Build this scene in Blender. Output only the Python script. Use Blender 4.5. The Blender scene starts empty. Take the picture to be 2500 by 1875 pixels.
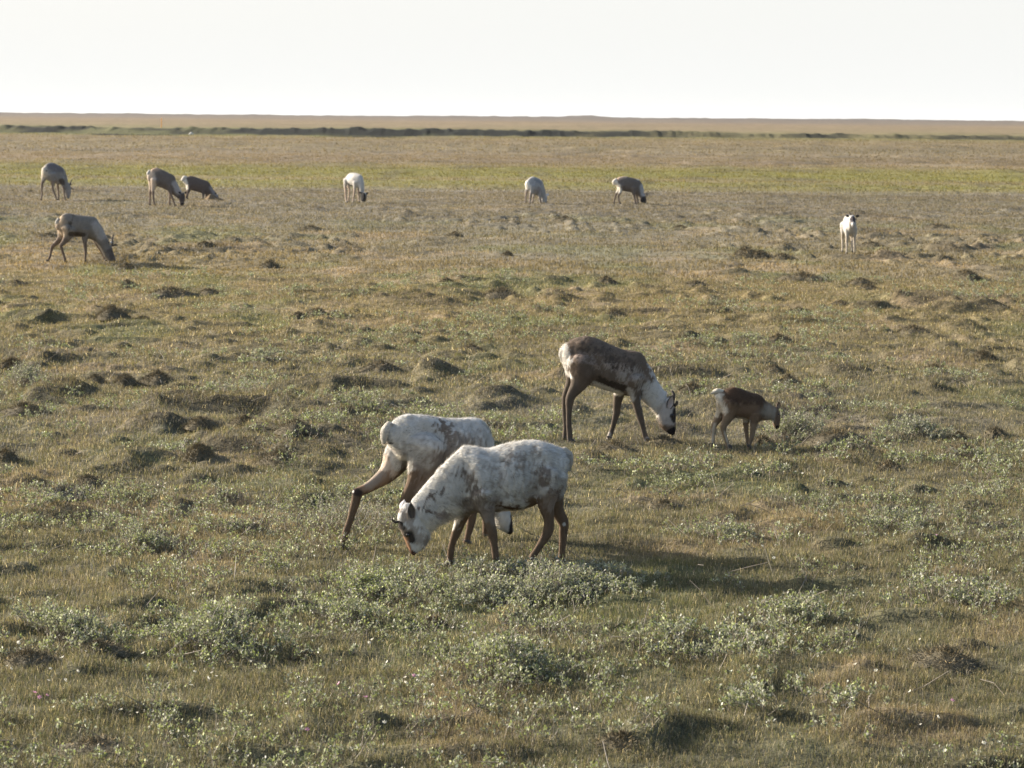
import bpy, math
import numpy as np
from mathutils import Vector, Matrix, Quaternion

# ------------------------------------------------------------------ camera
scene = bpy.context.scene
FOC = 7042.0                      # focal length in pixels of a 2500-pixel-wide picture
CAM_H = 3.9
PITCH = math.atan((937.5 - 280.0) / FOC)
ROLL = 0.0078
cam_data = bpy.data.cameras.new("camera")
cam_data.sensor_width = 36.0
cam_data.lens = FOC / 2500.0 * 36.0
cam_data.clip_start = 0.1
cam_data.clip_end = 20000.0
cam_data.dof.use_dof = True
cam_data.dof.focus_distance = 25.5
cam_data.dof.aperture_fstop = 6.3
cam = bpy.data.objects.new("camera", cam_data)
scene.collection.objects.link(cam)
CAM_R = Matrix.Rotation(math.radians(90) - PITCH, 3, 'X') @ Matrix.Rotation(ROLL, 3, 'Z')
cam.matrix_world = Matrix.Translation((0, 0, CAM_H)) @ CAM_R.to_4x4()
scene.camera = cam
CAM_O = np.array([0, 0, CAM_H]); RM = np.array(CAM_R)

# ------------------------------------------------------------------ light
SUN_AZ = math.atan2(-0.90, 0.44)      # from +Y towards +X
SUN_EL = math.radians(21)
sun_dir = Vector((math.sin(SUN_AZ) * math.cos(SUN_EL), math.cos(SUN_AZ) * math.cos(SUN_EL), math.sin(SUN_EL)))
sd = bpy.data.lights.new("sun", 'SUN'); sd.energy = 5.0; sd.angle = math.radians(0.6); sd.color = (1.0, 0.89, 0.76)
sun = bpy.data.objects.new("sun", sd); scene.collection.objects.link(sun)
sun.rotation_euler = sun_dir.to_track_quat('Z', 'Y').to_euler()
world = bpy.data.worlds.new("World"); scene.world = world; world.use_nodes = True
wn = world.node_tree; wn.nodes.clear()
sky = wn.nodes.new('ShaderNodeTexSky'); sky.sky_type = 'NISHITA'; sky.sun_disc = False
sky.sun_elevation = SUN_EL; sky.sun_rotation = SUN_AZ; sky.dust_density = 3.0; sky.air_density = 1.0; sky.ozone_density = 1.0
wbg = wn.nodes.new('ShaderNodeBackground'); wbg.inputs[1].default_value = 0.10
# a bright thin veil of high cloud over the blue
wmix = wn.nodes.new('ShaderNodeMix'); wmix.data_type = 'RGBA'; # forward-scattering veil: bright on the sunward half of the sky, dim and bluer behind the camera
wdot = wn.nodes.new('ShaderNodeVectorMath'); wdot.operation = 'DOT_PRODUCT'; wdot.inputs[1].default_value = sun_dir
wm2 = wn.nodes.new('ShaderNodeMapRange'); wm2.interpolation_type = 'SMOOTHSTEP'; wm2.inputs[1].default_value = -.65; wm2.inputs[2].default_value = .28; wm2.inputs[3].default_value = .22; wm2.inputs[4].default_value = 1.0
wvl = wn.nodes.new('ShaderNodeVectorMath'); wvl.operation = 'SCALE'; wvl.inputs[0].default_value = (3.60, 3.63, 3.57)
wn.links.new(wdot.outputs['Value'], wm2.inputs[0]); wn.links.new(wm2.outputs[0], wvl.inputs['Scale']); wn.links.new(wvl.outputs[0], wmix.inputs[7])
wtc = wn.nodes.new('ShaderNodeTexCoord'); wsx = wn.nodes.new('ShaderNodeSeparateXYZ'); wmr = wn.nodes.new('ShaderNodeMapRange')
wmr.inputs[1].default_value = 0.0; wmr.inputs[2].default_value = 0.42; wmr.inputs[3].default_value = 1.0; wmr.inputs[4].default_value = 0.08
wn.links.new(wtc.outputs['Generated'], wdot.inputs[0]); wn.links.new(wtc.outputs['Generated'], wsx.inputs[0]); wn.links.new(wsx.outputs[2], wmr.inputs[0]); wn.links.new(wmr.outputs[0], wmix.inputs[0])
wo = wn.nodes.new('ShaderNodeOutputWorld')
wn.links.new(sky.outputs[0], wmix.inputs[6]); wn.links.new(wmix.outputs[2], wbg.inputs[0]); wn.links.new(wbg.outputs[0], wo.inputs[0])
scene.view_settings.view_transform = 'Standard'; scene.view_settings.look = 'None'
scene.view_settings.exposure = 1.42; scene.view_settings.gamma = 1.0
scene.render.engine = 'CYCLES'
scene.cycles.max_bounces = 6; scene.cycles.transparent_max_bounces = 4

# ------------------------------------------------------------------ noise helpers
rng = np.random.default_rng(7)
def _h(ix, iy, iz, seed):
    h = (ix.astype(np.int64) * 374761393 + iy.astype(np.int64) * 668265263 + iz.astype(np.int64) * 2147483647 + seed * 974711) & 0xffffffff
    h = ((h ^ (h >> 13)) * 1274126177) & 0xffffffff
    h = ((h ^ (h >> 16)) * 2246822519) & 0xffffffff
    return ((h ^ (h >> 15)) & 0xffffff) / float(0xffffff)
def vn2(x, y, seed=0):
    ix = np.floor(x); iy = np.floor(y); fx = x - ix; fy = y - iy
    fx = fx * fx * (3 - 2 * fx); fy = fy * fy * (3 - 2 * fy); z = np.zeros_like(ix)
    a = _h(ix, iy, z, seed); b = _h(ix + 1, iy, z, seed); c = _h(ix, iy + 1, z, seed); d = _h(ix + 1, iy + 1, z, seed)
    return (a * (1 - fx) + b * fx) * (1 - fy) + (c * (1 - fx) + d * fx) * fy
def fbm2(x, y, seed=0, o=4):
    s = 0; a = 1.0; t = 0
    for i in range(o):
        s = s + a * vn2(x * 2 ** i + 13.7 * i, y * 2 ** i - 7.3 * i, seed + i); t += a; a *= .5
    return s / t
def vn3(p, seed=0):
    i = np.floor(p); f = p - i; f = f * f * (3 - 2 * f); r = 0
    for dx in (0, 1):
        for dy in (0, 1):
            for dz in (0, 1):
                w = (f[:, 0] if dx else 1 - f[:, 0]) * (f[:, 1] if dy else 1 - f[:, 1]) * (f[:, 2] if dz else 1 - f[:, 2])
                r = r + w * _h(i[:, 0] + dx, i[:, 1] + dy, i[:, 2] + dz, seed)
    return r
def sst(a, b, x):
    t = np.clip((x - a) / (b - a), 0, 1); return t * t * (3 - 2 * t)

# ------------------------------------------------------------------ terrain
def zbase(y):
    return np.interp(y, [0, 28, 36, 46, 56, 66, 80, 95, 110, 160, 300, 424], [0, 0, .05, .17, .33, .5, .7, .84, .9, .9, .9, .85])
def pix_dir(px, py):
    d = RM @ np.array([(px - 1250) / FOC, (937.5 - py) / FOC, -1.0]); return d
def at(px, py):
    """ground point seen at a pixel of the photograph (smooth terrain)"""
    d = pix_dir(px, py); t = 15.0
    lo = 10.0; hi = 6000.0
    f = lambda t: CAM_H + t * d[2] - zbase(t * d[1])
    for _ in range(60):
        m = .5 * (lo + hi)
        if f(m) > 0: lo = m
        else: hi = m
    return np.array([lo * d[0], lo * d[1], CAM_H + lo * d[2]])

BASES = dict(A=(1240, 1386), B=(1080, 1331), C=(1480, 1078), D=(1790, 1094), E=(190, 640), F=(125, 489), G=(395, 502), H=(480, 487),
             I=(862, 495), J=(1303, 497), K=(1525, 498), L=(2074, 619))
PADS = [(at(*v)[:2]) for v in BASES.values()]

def left2(x):
    return np.clip(np.exp(-((x + 51) / 6.0) ** 4) + np.exp(-((x + 20.5) / 5.5) ** 4), 0, 1)
def bankfront(x):
    return 428 + 9 * (fbm2(x / 35, x * 0 + 3.1, 51, 3) - .5) * 2 + 4 * (vn2(x / 6, x * 0, 52) - .5)
def height(x, y):
    r = np.hypot(x, y)
    z = zbase(y)
    pad = np.ones_like(x)
    for px_, py_ in PADS:
        pad = pad * (1 - .95 * np.exp(-(((x - px_) / 1.5) ** 2 + ((y - py_) / 1.2) ** 2) ** 2))
    near = 1 - sst(110, 170, r)
    rel = .12 * (fbm2(x / 4.5, y / 4.5, 1, 3) - .5) + .07 * (fbm2(x / 1.1, y / 1.1, 5, 3) - .5) * near + .035 * (vn2(x / .22, y / .22, 9) - .5) * (1 - sst(50, 75, r))
    # scattered hummocks
    m = sst(.42, .62, fbm2(x / 7, y / 5, 21, 2))
    n = vn2(x / 1.0 + .5 * vn2(x / .4, y / .4, 33), y / 1.0, 31)
    h1 = .155 * sst(.64, .93, n) * (.3 + .7 * m)
    n2 = vn2(x / .42, y / .42, 35)
    h2 = .075 * sst(.6, .95, n2)
    rel = rel + (h1 * (1 - .6 * sst(50, 85, r)) * (1 - .5 * sst(88, 105, r)) + h2 * (1 - .45 * sst(80, 95, r)) * (1 + .5 * m * sst(45, 70, r)) * (1 - (1 - m) * .7 * sst(45, 70, r))) * near
    rel = rel + ((.10 + .04 * sst(160, 230, r)) * (1.0 * sst(.6, .95, vn2(x / 3.0, y / 4.5, 41)) + .6 * sst(.6, .95, vn2(x / 1.4, y / 2.5, 42)) * (1 - sst(200, 300, r))) * (1 - near) + .12 * (fbm2(x / 22, y / 22, 43, 3) - .5) * sst(120, 220, r)) * (1 - sst(450, 900, r) * .3)
    z = z + rel * pad * sst(6, 14, r)
    # cut peat bank and the slightly higher plain behind it
    xf = bankfront(x)
    left = 1 - sst(-14, -6, x)
    wdt = 5 + 5 * left * sst(.3, .7, fbm2(x / 30, y * 0, 61, 2))
    hgt = .68 - .25 * sst(0, 40, x) + .5 * (fbm2(x / 14, y / 40, 63, 3) - .5)
    up = sst(0, 1, (y - xf) / wdt)
    z = z + up * hgt
    z = z + .34 * np.exp(-((y - xf - wdt) / 5.0) ** 2) * (sst(.3, .85, fbm2(x / 1.1, y / 6, 65, 4)))
    xf2 = xf - 42 + 14 * (vn2(x / 30, x * 0 + 9, 67) - .5)
    z = z - .45 * sst(-26, -18, x - 0) * 0 - .75 * left2(x) * sst(0, 4, y - xf2 + 14) * (1 - sst(0, 5, y - xf2))
    # hollow in front of the bank on the left
    z = z - .5 * np.exp(-((y - xf + 10) / 14.0) ** 2) * (.3 + .7 * left)
    # far swells reaching the skyline
    far = sst(900, 2400, r)
    z = z + far * (1.3 * (fbm2(x / 120, y / 400, 71, 4) - .42) + .6 * sst(.62, .9, vn2(x / 40, y / 150, 73)) + 1.7 * (fbm2(x / 9, y / 60, 75, 3) - .35))
    z = z - np.maximum(0, y - 2550) * .004
    z = z + 1.9 * np.exp(-((x - 63) / 17.0) ** 2 - ((y - 2500) / 220.0) ** 2) + .8 * np.exp(-((x - 305) / 30.0) ** 2 - ((y - 2500) / 220.0) ** 2)
    return z

def mixc(a, b, t):
    return a + (b - a) * t[..., None]
def C3(*c): return np.array(c, dtype=float)
def gcol(x, y):
    """albedo of the tundra vegetation at a place"""
    yy = y * (1 + (.10 - .07 * sst(100, 115, y)) * (fbm2(x / 14, y / 30, 81, 3) - .5) * 2)
    stops = [(0, (.130, .126, .074)), (22, (.132, .126, .076)), (30, (.150, .136, .082)), (42, (.155, .137, .082)), (52, (.172, .142, .076)), (60, (.182, .145, .074)),
             (72, (.160, .137, .086)), (84, (.150, .135, .095)), (99, (.152, .136, .104)), (113, (.152, .136, .104)), (118, (.158, .142, .066)), (126, (.150, .145, .050)), (132, (.175, .147, .076)), (140, (.152, .147, .046)), (158, (.158, .147, .052)),
             (170, (.168, .142, .078)), (185, (.172, .138, .092)), (260, (.155, .130, .080)), (330, (.165, .132, .078)), (405, (.155, .138, .062)), (455, (.160, .14, .07)), (520, (.180, .142, .082)),
             (900, (.178, .135, .082)), (1100, (.150, .118, .085)), (1500, (.12, .10, .078)), (1900, (.085, .072, .06)), (5000, (.07, .065, .06))]
    ys = np.array([s[0] for s in stops], float)
    col = np.stack([np.interp(yy, ys, [s[1][k] for s in stops]) for k in range(3)], -1)
    near = 1 - sst(60, 110, y)
    n1 = fbm2(x / 2.2, y / 3.0, 91, 4); n2 = fbm2(x / 1.3 + 50, y / 2.0, 95, 4); n3 = fbm2(x / .5, y / .5, 99, 3); n4 = fbm2(x / 16, y / 9, 103, 3)
    col = mixc(col, C3(.120, .138, .060), sst(.52, .72, n1) * (.45 * near + .10))
    col = mixc(col, C3(.25, .195, .125), sst(.55, .75, n2) * (.55 * near + .15))
    col = mixc(col, C3(.17, .16, .125), sst(.55, .78, n4) * .5 * near)
    col = mixc(col, C3(.06, .055, .035), sst(.62, .80, n3) * .55 * near)
    # hummocks carry darker heath than the sward between them
    hn = vn2(x / 1.0 + .5 * vn2(x / .4, y / .4, 33), y / 1.0, 31); hm = .35 + .65 * sst(.42, .62, fbm2(x / 7, y / 5, 21, 2))
    col = mixc(col, C3(.075, .062, .042), sst(.70, .88, hn) * .55 * hm * sst(20, 28, y) * (1 - sst(105, 125, y)))
    # long bands of different sedge farther off
    n5 = fbm2(x / 40, y / 10, 107, 3)
    col = col * (1 + .35 * (n5 - .5) * sst(80, 160, y))[..., None]
    mid = sst(90, 130, y) * (1 - sst(400, 420, y))
    col = mixc(col, C3(.09, .08, .055), sst(.68, .88, vn2(x / 1.5, y / 5.5, 109)) * .5 * mid)
    col = col * (1 + .30 * (fbm2(x / 3, y / 18, 110, 4) - .5) * sst(110, 170, y))[..., None]
    # bank: dark peat face with green sedge at its foot, more of it to the left
    xf = bankfront(x); left = 1 - sst(-16, -4, x)
    face = sst(-4, 1, y - xf) * (1 - sst(8, 14, y - xf))
    pe = .5 + .5 * sst(.36, .6, fbm2(x / 9, y / 12, 111, 3))
    col = mixc(col, C3(.010, .013, .010), face * pe * (1 - .15 * sst(5, 40, x)))
    xf2 = xf - 42 + 14 * (vn2(x / 30, x * 0 + 9, 67) - .5)
    col = mixc(col, C3(.012, .014, .010), left2(x) * sst(-6, -2, y - xf2) * (1 - sst(6, 9, y - xf2)))
    gr = np.exp(-((y - xf + 12) / (12 + 14 * left)) ** 2) * (.25 + .75 * left)
    col = mixc(col, C3(.085, .11, .035), np.clip(gr, 0, 1) * .8 * (1 - face * pe) * (1 - left2(x) * sst(-6, -2, y - xf2) * (1 - sst(6, 9, y - xf2))))
    return np.clip(col, .01, .9)

def set_cols(me, name, arr):
    at_ = me.attributes.new(name, 'FLOAT_COLOR', 'POINT')
    a = np.ones((len(arr), 4), np.float32); a[:, :3] = arr
    at_.data.foreach_set('color', a.ravel())
def mesh_from(name, V, quads=None, tris=None, smooth=False):
    me = bpy.data.meshes.new(name)
    V = np.asarray(V, np.float32)
    nq = 0 if quads is None else len(quads); nt = 0 if tris is None else len(tris)
    me.vertices.add(len(V)); me.vertices.foreach_set('co', V.ravel())
    loops = []
    if nq: loops.append(np.asarray(quads, np.int32).ravel())
    if nt: loops.append(np.asarray(tris, np.int32).ravel())
    loops = np.concatenate(loops)
    me.loops.add(len(loops)); me.loops.foreach_set('vertex_index', loops)
    me.polygons.add(nq + nt)
    st = np.concatenate([np.arange(nq) * 4, nq * 4 + np.arange(nt) * 3]).astype(np.int32)
    me.polygons.foreach_set('loop_start', st)
    if smooth: me.polygons.foreach_set('use_smooth', np.ones(nq + nt, bool))
    me.update(calc_edges=True); me.validate()
    return me
def link(name, me, mat=None, parent=None):
    o = bpy.data.objects.new(name, me); scene.collection.objects.link(o)
    if mat is not None: me.materials.append(mat)
    if parent is not None: o.parent = parent
    return o
def empty(name, loc, rz=0):
    o = bpy.data.objects.new(name, None); scene.collection.objects.link(o)
    o.location = loc; o.rotation_euler = (0, 0, rz); o.empty_display_size = .2
    return o
def tag(o, label=None, cat=None, group=None, kind=None):
    for k, v in (('label', label), ('category', cat), ('group', group), ('kind', kind)):
        if v: o[k] = v
    return o

# ------------------------------------------------------------------ materials
def nodes_of(name):
    m = bpy.data.materials.new(name); m.use_nodes = True; nt = m.node_tree; nt.nodes.clear(); return m, nt
def attr_mat(name, transl=.4, rough=.7, spec=.25, nscale=30., namp=.25, tr_tint=(1.15, 1.1, .8), bump=0., sheen=0.):
    m, nt = nodes_of(name); N = nt.nodes; L = nt.links
    a = N.new('ShaderNodeAttribute'); a.attribute_name = 'col'
    tc = N.new('ShaderNodeTexCoord'); nz = N.new('ShaderNodeTexNoise'); nz.inputs['Scale'].default_value = nscale; nz.inputs['Detail'].default_value = 4
    L.new(tc.outputs['Object'], nz.inputs['Vector'])
    mr = N.new('ShaderNodeMapRange'); mr.inputs[1].default_value = .25; mr.inputs[2].default_value = .75; mr.inputs[3].default_value = 1 - namp; mr.inputs[4].default_value = 1 + namp
    L.new(nz.outputs[0], mr.inputs[0])
    mu = N.new('ShaderNodeMix'); mu.data_type = 'RGBA'; mu.blend_type = 'MULTIPLY'; mu.inputs[0].default_value = 1
    L.new(a.outputs['Color'], mu.inputs[6]); L.new(mr.outputs[0], mu.inputs[7])
    p = N.new('ShaderNodeBsdfPrincipled'); p.inputs['Roughness'].default_value = rough; p.inputs['Specular IOR Level'].default_value = spec
    L.new(mu.outputs[2], p.inputs['Base Color'])
    if sheen:
        p.inputs['Sheen Weight'].default_value = sheen; p.inputs['Sheen Roughness'].default_value = .4
    if bump:
        b = N.new('ShaderNodeBump'); b.inputs['Strength'].default_value = .6; b.inputs['Distance'].default_value = bump
        nz2 = N.new('ShaderNodeTexNoise'); nz2.inputs['Scale'].default_value = nscale * 2; nz2.inputs['Detail'].default_value = 5
        L.new(tc.outputs['Object'], nz2.inputs['Vector']); L.new(nz2.outputs[0], b.inputs['Height']); L.new(b.outputs[0], p.inputs['Normal'])
    out = N.new('ShaderNodeOutputMaterial')
    if transl > 0:
        t = N.new('ShaderNodeBsdfTranslucent'); mt = N.new('ShaderNodeMix'); mt.data_type = 'RGBA'; mt.blend_type = 'MULTIPLY'; mt.inputs[0].default_value = 1
        mt.inputs[7].default_value = (*tr_tint, 1); L.new(mu.outputs[2], mt.inputs[6]); L.new(mt.outputs[2], t.inputs['Color'])
        ms = N.new('ShaderNodeMixShader'); ms.inputs[0].default_value = transl
        L.new(p.outputs[0], ms.inputs[1]); L.new(t.outputs[0], ms.inputs[2]); L.new(ms.outputs[0], out.inputs[0])
    else: L.new(p.outputs[0], out.inputs[0])
    return m
def flat_mat(name, col, rough=.6, namp=.2, nscale=20., spec=.4, transl=0.):
    m, nt = nodes_of(name); N = nt.nodes; L = nt.links
    tc = N.new('ShaderNodeTexCoord'); nz = N.new('ShaderNodeTexNoise'); nz.inputs['Scale'].default_value = nscale; nz.inputs['Detail'].default_value = 4
    L.new(tc.outputs['Object'], nz.inputs['Vector'])
    r = N.new('ShaderNodeMix'); r.data_type = 'RGBA'
    r.inputs[6].default_value = (*[c * (1 - namp) for c in col], 1); r.inputs[7].default_value = (*[min(1, c * (1 + namp)) for c in col], 1)
    L.new(nz.outputs[0], r.inputs[0])
    p = N.new('ShaderNodeBsdfPrincipled'); p.inputs['Roughness'].default_value = rough; p.inputs['Specular IOR Level'].default_value = spec
    L.new(r.outputs[2], p.inputs['Base Color'])
    out = N.new('ShaderNodeOutputMaterial')
    if transl:
        t = N.new('ShaderNodeBsdfTranslucent'); L.new(r.outputs[2], t.inputs['Color']); ms = N.new('ShaderNodeMixShader'); ms.inputs[0].default_value = transl
        L.new(p.outputs[0], ms.inputs[1]); L.new(t.outputs[0], ms.inputs[2]); L.new(ms.outputs[0], out.inputs[0])
    else: L.new(p.outputs[0], out.inputs[0])
    return m
def ground_mat():
    m, nt = nodes_of('tundra_ground'); N = nt.nodes; L = nt.links
    a = N.new('ShaderNodeAttribute'); a.attribute_name = 'col'
    tc = N.new('ShaderNodeTexCoord')
    prev = a.outputs['Color']; hs = []
    for sc_, lo, hi in ((.55, .84, 1.16), (2.2, .82, 1.18), (9., .72, 1.28), (42., .6, 1.4), (140., .7, 1.3)):
        nz = N.new('ShaderNodeTexNoise'); nz.inputs['Scale'].default_value = sc_; nz.inputs['Detail'].default_value = 3
        L.new(tc.outputs['Object'], nz.inputs['Vector'])
        mr = N.new('ShaderNodeMapRange'); mr.inputs[1].default_value = .3; mr.inputs[2].default_value = .7; mr.inputs[3].default_value = lo; mr.inputs[4].default_value = hi
        L.new(nz.outputs[0], mr.inputs[0])
        mu = N.new('ShaderNodeMix'); mu.data_type = 'RGBA'; mu.blend_type = 'MULTIPLY'; mu.inputs[0].default_value = 1
        L.new(prev, mu.inputs[6]); L.new(mr.outputs[0], mu.inputs[7]); prev = mu.outputs[2]; hs.append(nz.outputs[0])
    p = N.new('ShaderNodeBsdfPrincipled'); p.inputs['Roughness'].default_value = .95; p.inputs['Specular IOR Level'].default_value = .1
    L.new(prev, p.inputs['Base Color'])
    b = N.new('ShaderNodeBump'); b.inputs['Strength'].default_value = .8; b.inputs['Distance'].default_value = .05; L.new(hs[2], b.inputs['Height'])
    b2 = N.new('ShaderNodeBump'); b2.inputs['Strength'].default_value = .8; b2.inputs['Distance'].default_value = .02; L.new(hs[3], b2.inputs['Height']); L.new(b.outputs[0], b2.inputs['Normal'])
    L.new(b2.outputs[0], p.inputs['Normal'])
    out = N.new('ShaderNodeOutputMaterial'); L.new(p.outputs[0], out.inputs[0]); return m
M_ground = ground_mat()
M_grass = attr_mat('grass_blades', .45, .55, .3, 3., .2)
M_leaf = attr_mat('willow_leaves', .35, .55, .35, 5., .2, (1.1, 1.15, .7))
M_twig = flat_mat('willow_bark', (.24, .21, .17), .6)
M_coat = attr_mat('caribou_coat', 0, .85, .15, 14., .10, bump=.004, sheen=.0)
M_fur = attr_mat('caribou_fur', .40, .7, .3, 6., .12, (1.25, 1.2, 1.1))
M_eye = flat_mat('eye_dark', (.01, .008, .007), .08, spec=.8)
M_hoof = flat_mat('hoof_horn', (.07, .06, .05), .6)
M_velvet = flat_mat('antler_velvet', (.06, .05, .042), .9)
M_tussock = attr_mat('tussock_moss', 0, .95, .1, 20., .35, bump=.03)

# ------------------------------------------------------------------ ground sheet
def build_ground():
    a1 = np.radians(np.arange(-13.0, 13.0001, .034))
    out = []
    a = 13.0; st = .06
    while a < 180:
        a += st; st *= 1.16; out.append(min(a, 180))
    out = np.radians(np.array(out[:-1]))
    ang = np.concatenate([-out[::-1], a1, out, [math.pi]])
    r = [.3]; 
    def go(lim, f):
        while r[-1] < lim: r.append(r[-1] * (1 + f))
    go(14.5, .05); go(60, .0019); go(125, .0026); go(415, .004); go(450, .0012); go(1200, .012); go(3600, .01); go(9000, .06)
    r = np.array(r); na = len(ang); nr = len(r)
    R, A = np.meshgrid(r, ang, indexing='ij')
    X = (R * np.sin(A)).ravel(); Y = (R * np.cos(A)).ravel()
    Z = height(X, Y)
    V = np.stack([X, Y, Z], -1)
    i = np.arange(nr - 1)[:, None] * na; j = np.arange(na)[None, :]; j2 = (j + 1) % na
    q = np.stack([i + j, i + j2, i + na + j2, i + na + j], -1).reshape(-1, 4)[:, ::-1]
    q = q[:, ::-1][:, [0, 3, 2, 1]]
    me = mesh_from('ground', V, quads=q, tris=None, smooth=True)
    col = gcol(X, Y); 
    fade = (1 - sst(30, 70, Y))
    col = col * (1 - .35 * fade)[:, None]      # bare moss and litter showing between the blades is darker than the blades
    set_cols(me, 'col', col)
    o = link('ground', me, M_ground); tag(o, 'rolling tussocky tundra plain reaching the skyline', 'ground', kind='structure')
    return o
build_ground()

# ------------------------------------------------------------------ grass (one uncountable mass)
def fan_points(n, y0, y1, half=.215):
    u = rng.random(n); y = np.sqrt(y0 ** 2 + u * (y1 ** 2 - y0 ** 2)); x = (rng.random(n) * 2 - 1) * half * y
    return x, y
SHRUB_MASK = []      # ellipses where willow stands, filled below
def build_grass():
    Vs = []; Qs = []; Ts = []; Cs = []; base = 0
    zones = [(14.8, 20, 260000, .0032, .050), (20, 28, 330000, .0038, .050), (28, 40, 320000, .0055, .050), (40, 62, 320000, .0095, .056), (62, 112, 300000, .020, .060), (112, 215, 160000, .04, .07), (215, 424, 90000, .08, .10)]
    for y0, y1, n, w, hh in zones:
        x, y = fan_points(n, y0, y1)
        # clumping: keep more where the sward noise is high
        cl = fbm2(x / .35, y / .35, 201, 2); keep = rng.random(n) < (.35 + 1.1 * sst(.3, .7, cl)); x = x[keep]; y = y[keep]; n = len(x)
        z = height(x, y)
        c = gcol(x, y)
        t = rng.random(n)
        straw = t < .30; green = t > .72; 
        c[straw] = c[straw] * .45 + np.array([.31, .265, .19]) * .5
        c[green] = c[green] * .55 + np.array([.115, .145, .055]) * .45
        if y0 > 61: c = gcol(x, y) * np.array([1.05, 1.03, 1.0])
        pale = rng.random(n) < (.035 if y0 < 60 else .0)
        c[pale] = np.array([.55, .48, .32])
        c = c * (.75 + .5 * rng.random(n))[:, None]
        tall = .6 + .9 * fbm2(x / 1.7, y / 1.7, 205, 3)
        h = hh * tall * (.45 + 1.0 * rng.random(n) ** 1.5)
        yaw = rng.random(n) * 2 * np.pi; face = rng.random(n) * np.pi
        lean = .45 + 1.1 * rng.random(n)
        wx = np.cos(face) * w * .5 * (.7 + .6 * rng.random(n)); wy = np.sin(face) * w * .5
        dx = np.cos(yaw) * np.sin(lean * .6) * h; dy = np.sin(yaw) * np.sin(lean * .6) * h
        B1 = np.stack([x - wx, y - wy, z - .01], -1); B2 = np.stack([x + wx, y + wy, z - .01], -1)
        mz = z + h * .62
        M1 = np.stack([x + dx * .4 - wx * .7, y + dy * .4 - wy * .7, mz], -1); M2 = np.stack([x + dx * .4 + wx * .7, y + dy * .4 + wy * .7, mz], -1)
        T = np.stack([x + dx * 1.1, y + dy * 1.1, z + h * np.cos(lean * .75)], -1)
        V = np.stack([B1, B2, M2, M1, T], 1).reshape(-1, 3)
        k = base + np.arange(n) * 5
        Qs.append(np.stack([k, k + 1, k + 2, k + 3], -1)); Ts.append(np.stack([k + 3, k + 2, k + 4], -1))
        Cs.append(np.repeat(c, 5, 0)); Vs.append(V); base += n * 5
    me = mesh_from('tundra_grass', np.concatenate(Vs), np.concatenate(Qs), np.concatenate(Ts))
    set_cols(me, 'col', np.concatenate(Cs))
    tag(link('tundra_grass', me, M_grass), 'short olive and straw coloured grass covering the tundra', 'grass', kind='stuff')
build_grass()

# ------------------------------------------------------------------ willow leaves and twigs
def leaf_soup(P, n_dir, size, colr):
    """diamond leaves at points P; returns V, quads"""
    n = len(P)
    d = n_dir / np.linalg.norm(n_dir, axis=1, keepdims=True)
    r = rng.normal(size=(n, 3)); s = np.cross(d, r); s /= np.linalg.norm(s, axis=1, keepdims=True)
    L = size[:, None]
    V = np.stack([P, P + d * L * .5 + s * L * .28, P + d * L, P + d * L * .5 - s * L * .28], 1).reshape(-1, 3)
    q = np.arange(n)[:, None] * 4 + np.arange(4)[None, :]
    return V, q, np.repeat(colr, 4, 0)
def stick_soup(P0, P1, r0, r1):
    n = len(P0); d = P1 - P0; d = d / (np.linalg.norm(d, axis=1, keepdims=True) + 1e-9)
    r = rng.normal(size=(n, 3)); a = np.cross(d, r); a /= np.linalg.norm(a, axis=1, keepdims=True); b = np.cross(d, a)
    ring = []
    for k in range(3):
        t = 2 * math.pi * k / 3; ring.append(a * math.cos(t) + b * math.sin(t))
    V = np.stack([P0 + g * r0[:, None] for g in ring] + [P1 + g * r1[:, None] for g in ring], 1).reshape(-1, 3)
    k = np.arange(n)[:, None] * 6
    q = np.concatenate([k + np.array([0, 1, 4, 3]), k + np.array([1, 2, 5, 4]), k + np.array([2, 0, 3, 5])], 0)
    return V, q
def leaf_cols(n, greenish=.3):
    base = np.array([[.275, .28, .235]]); green = np.array([[.24, .27, .13]]); dark = np.array([[.13, .14, .10]]); pal = np.array([[.55, .56, .48]])
    t = rng.random(n)[:, None]
    c = np.where(t < greenish, green, np.where(t < greenish + .2, dark, np.where(t > .9, pal, base)))
    return c * (.75 + .5 * rng.random(n))[:, None]
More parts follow.
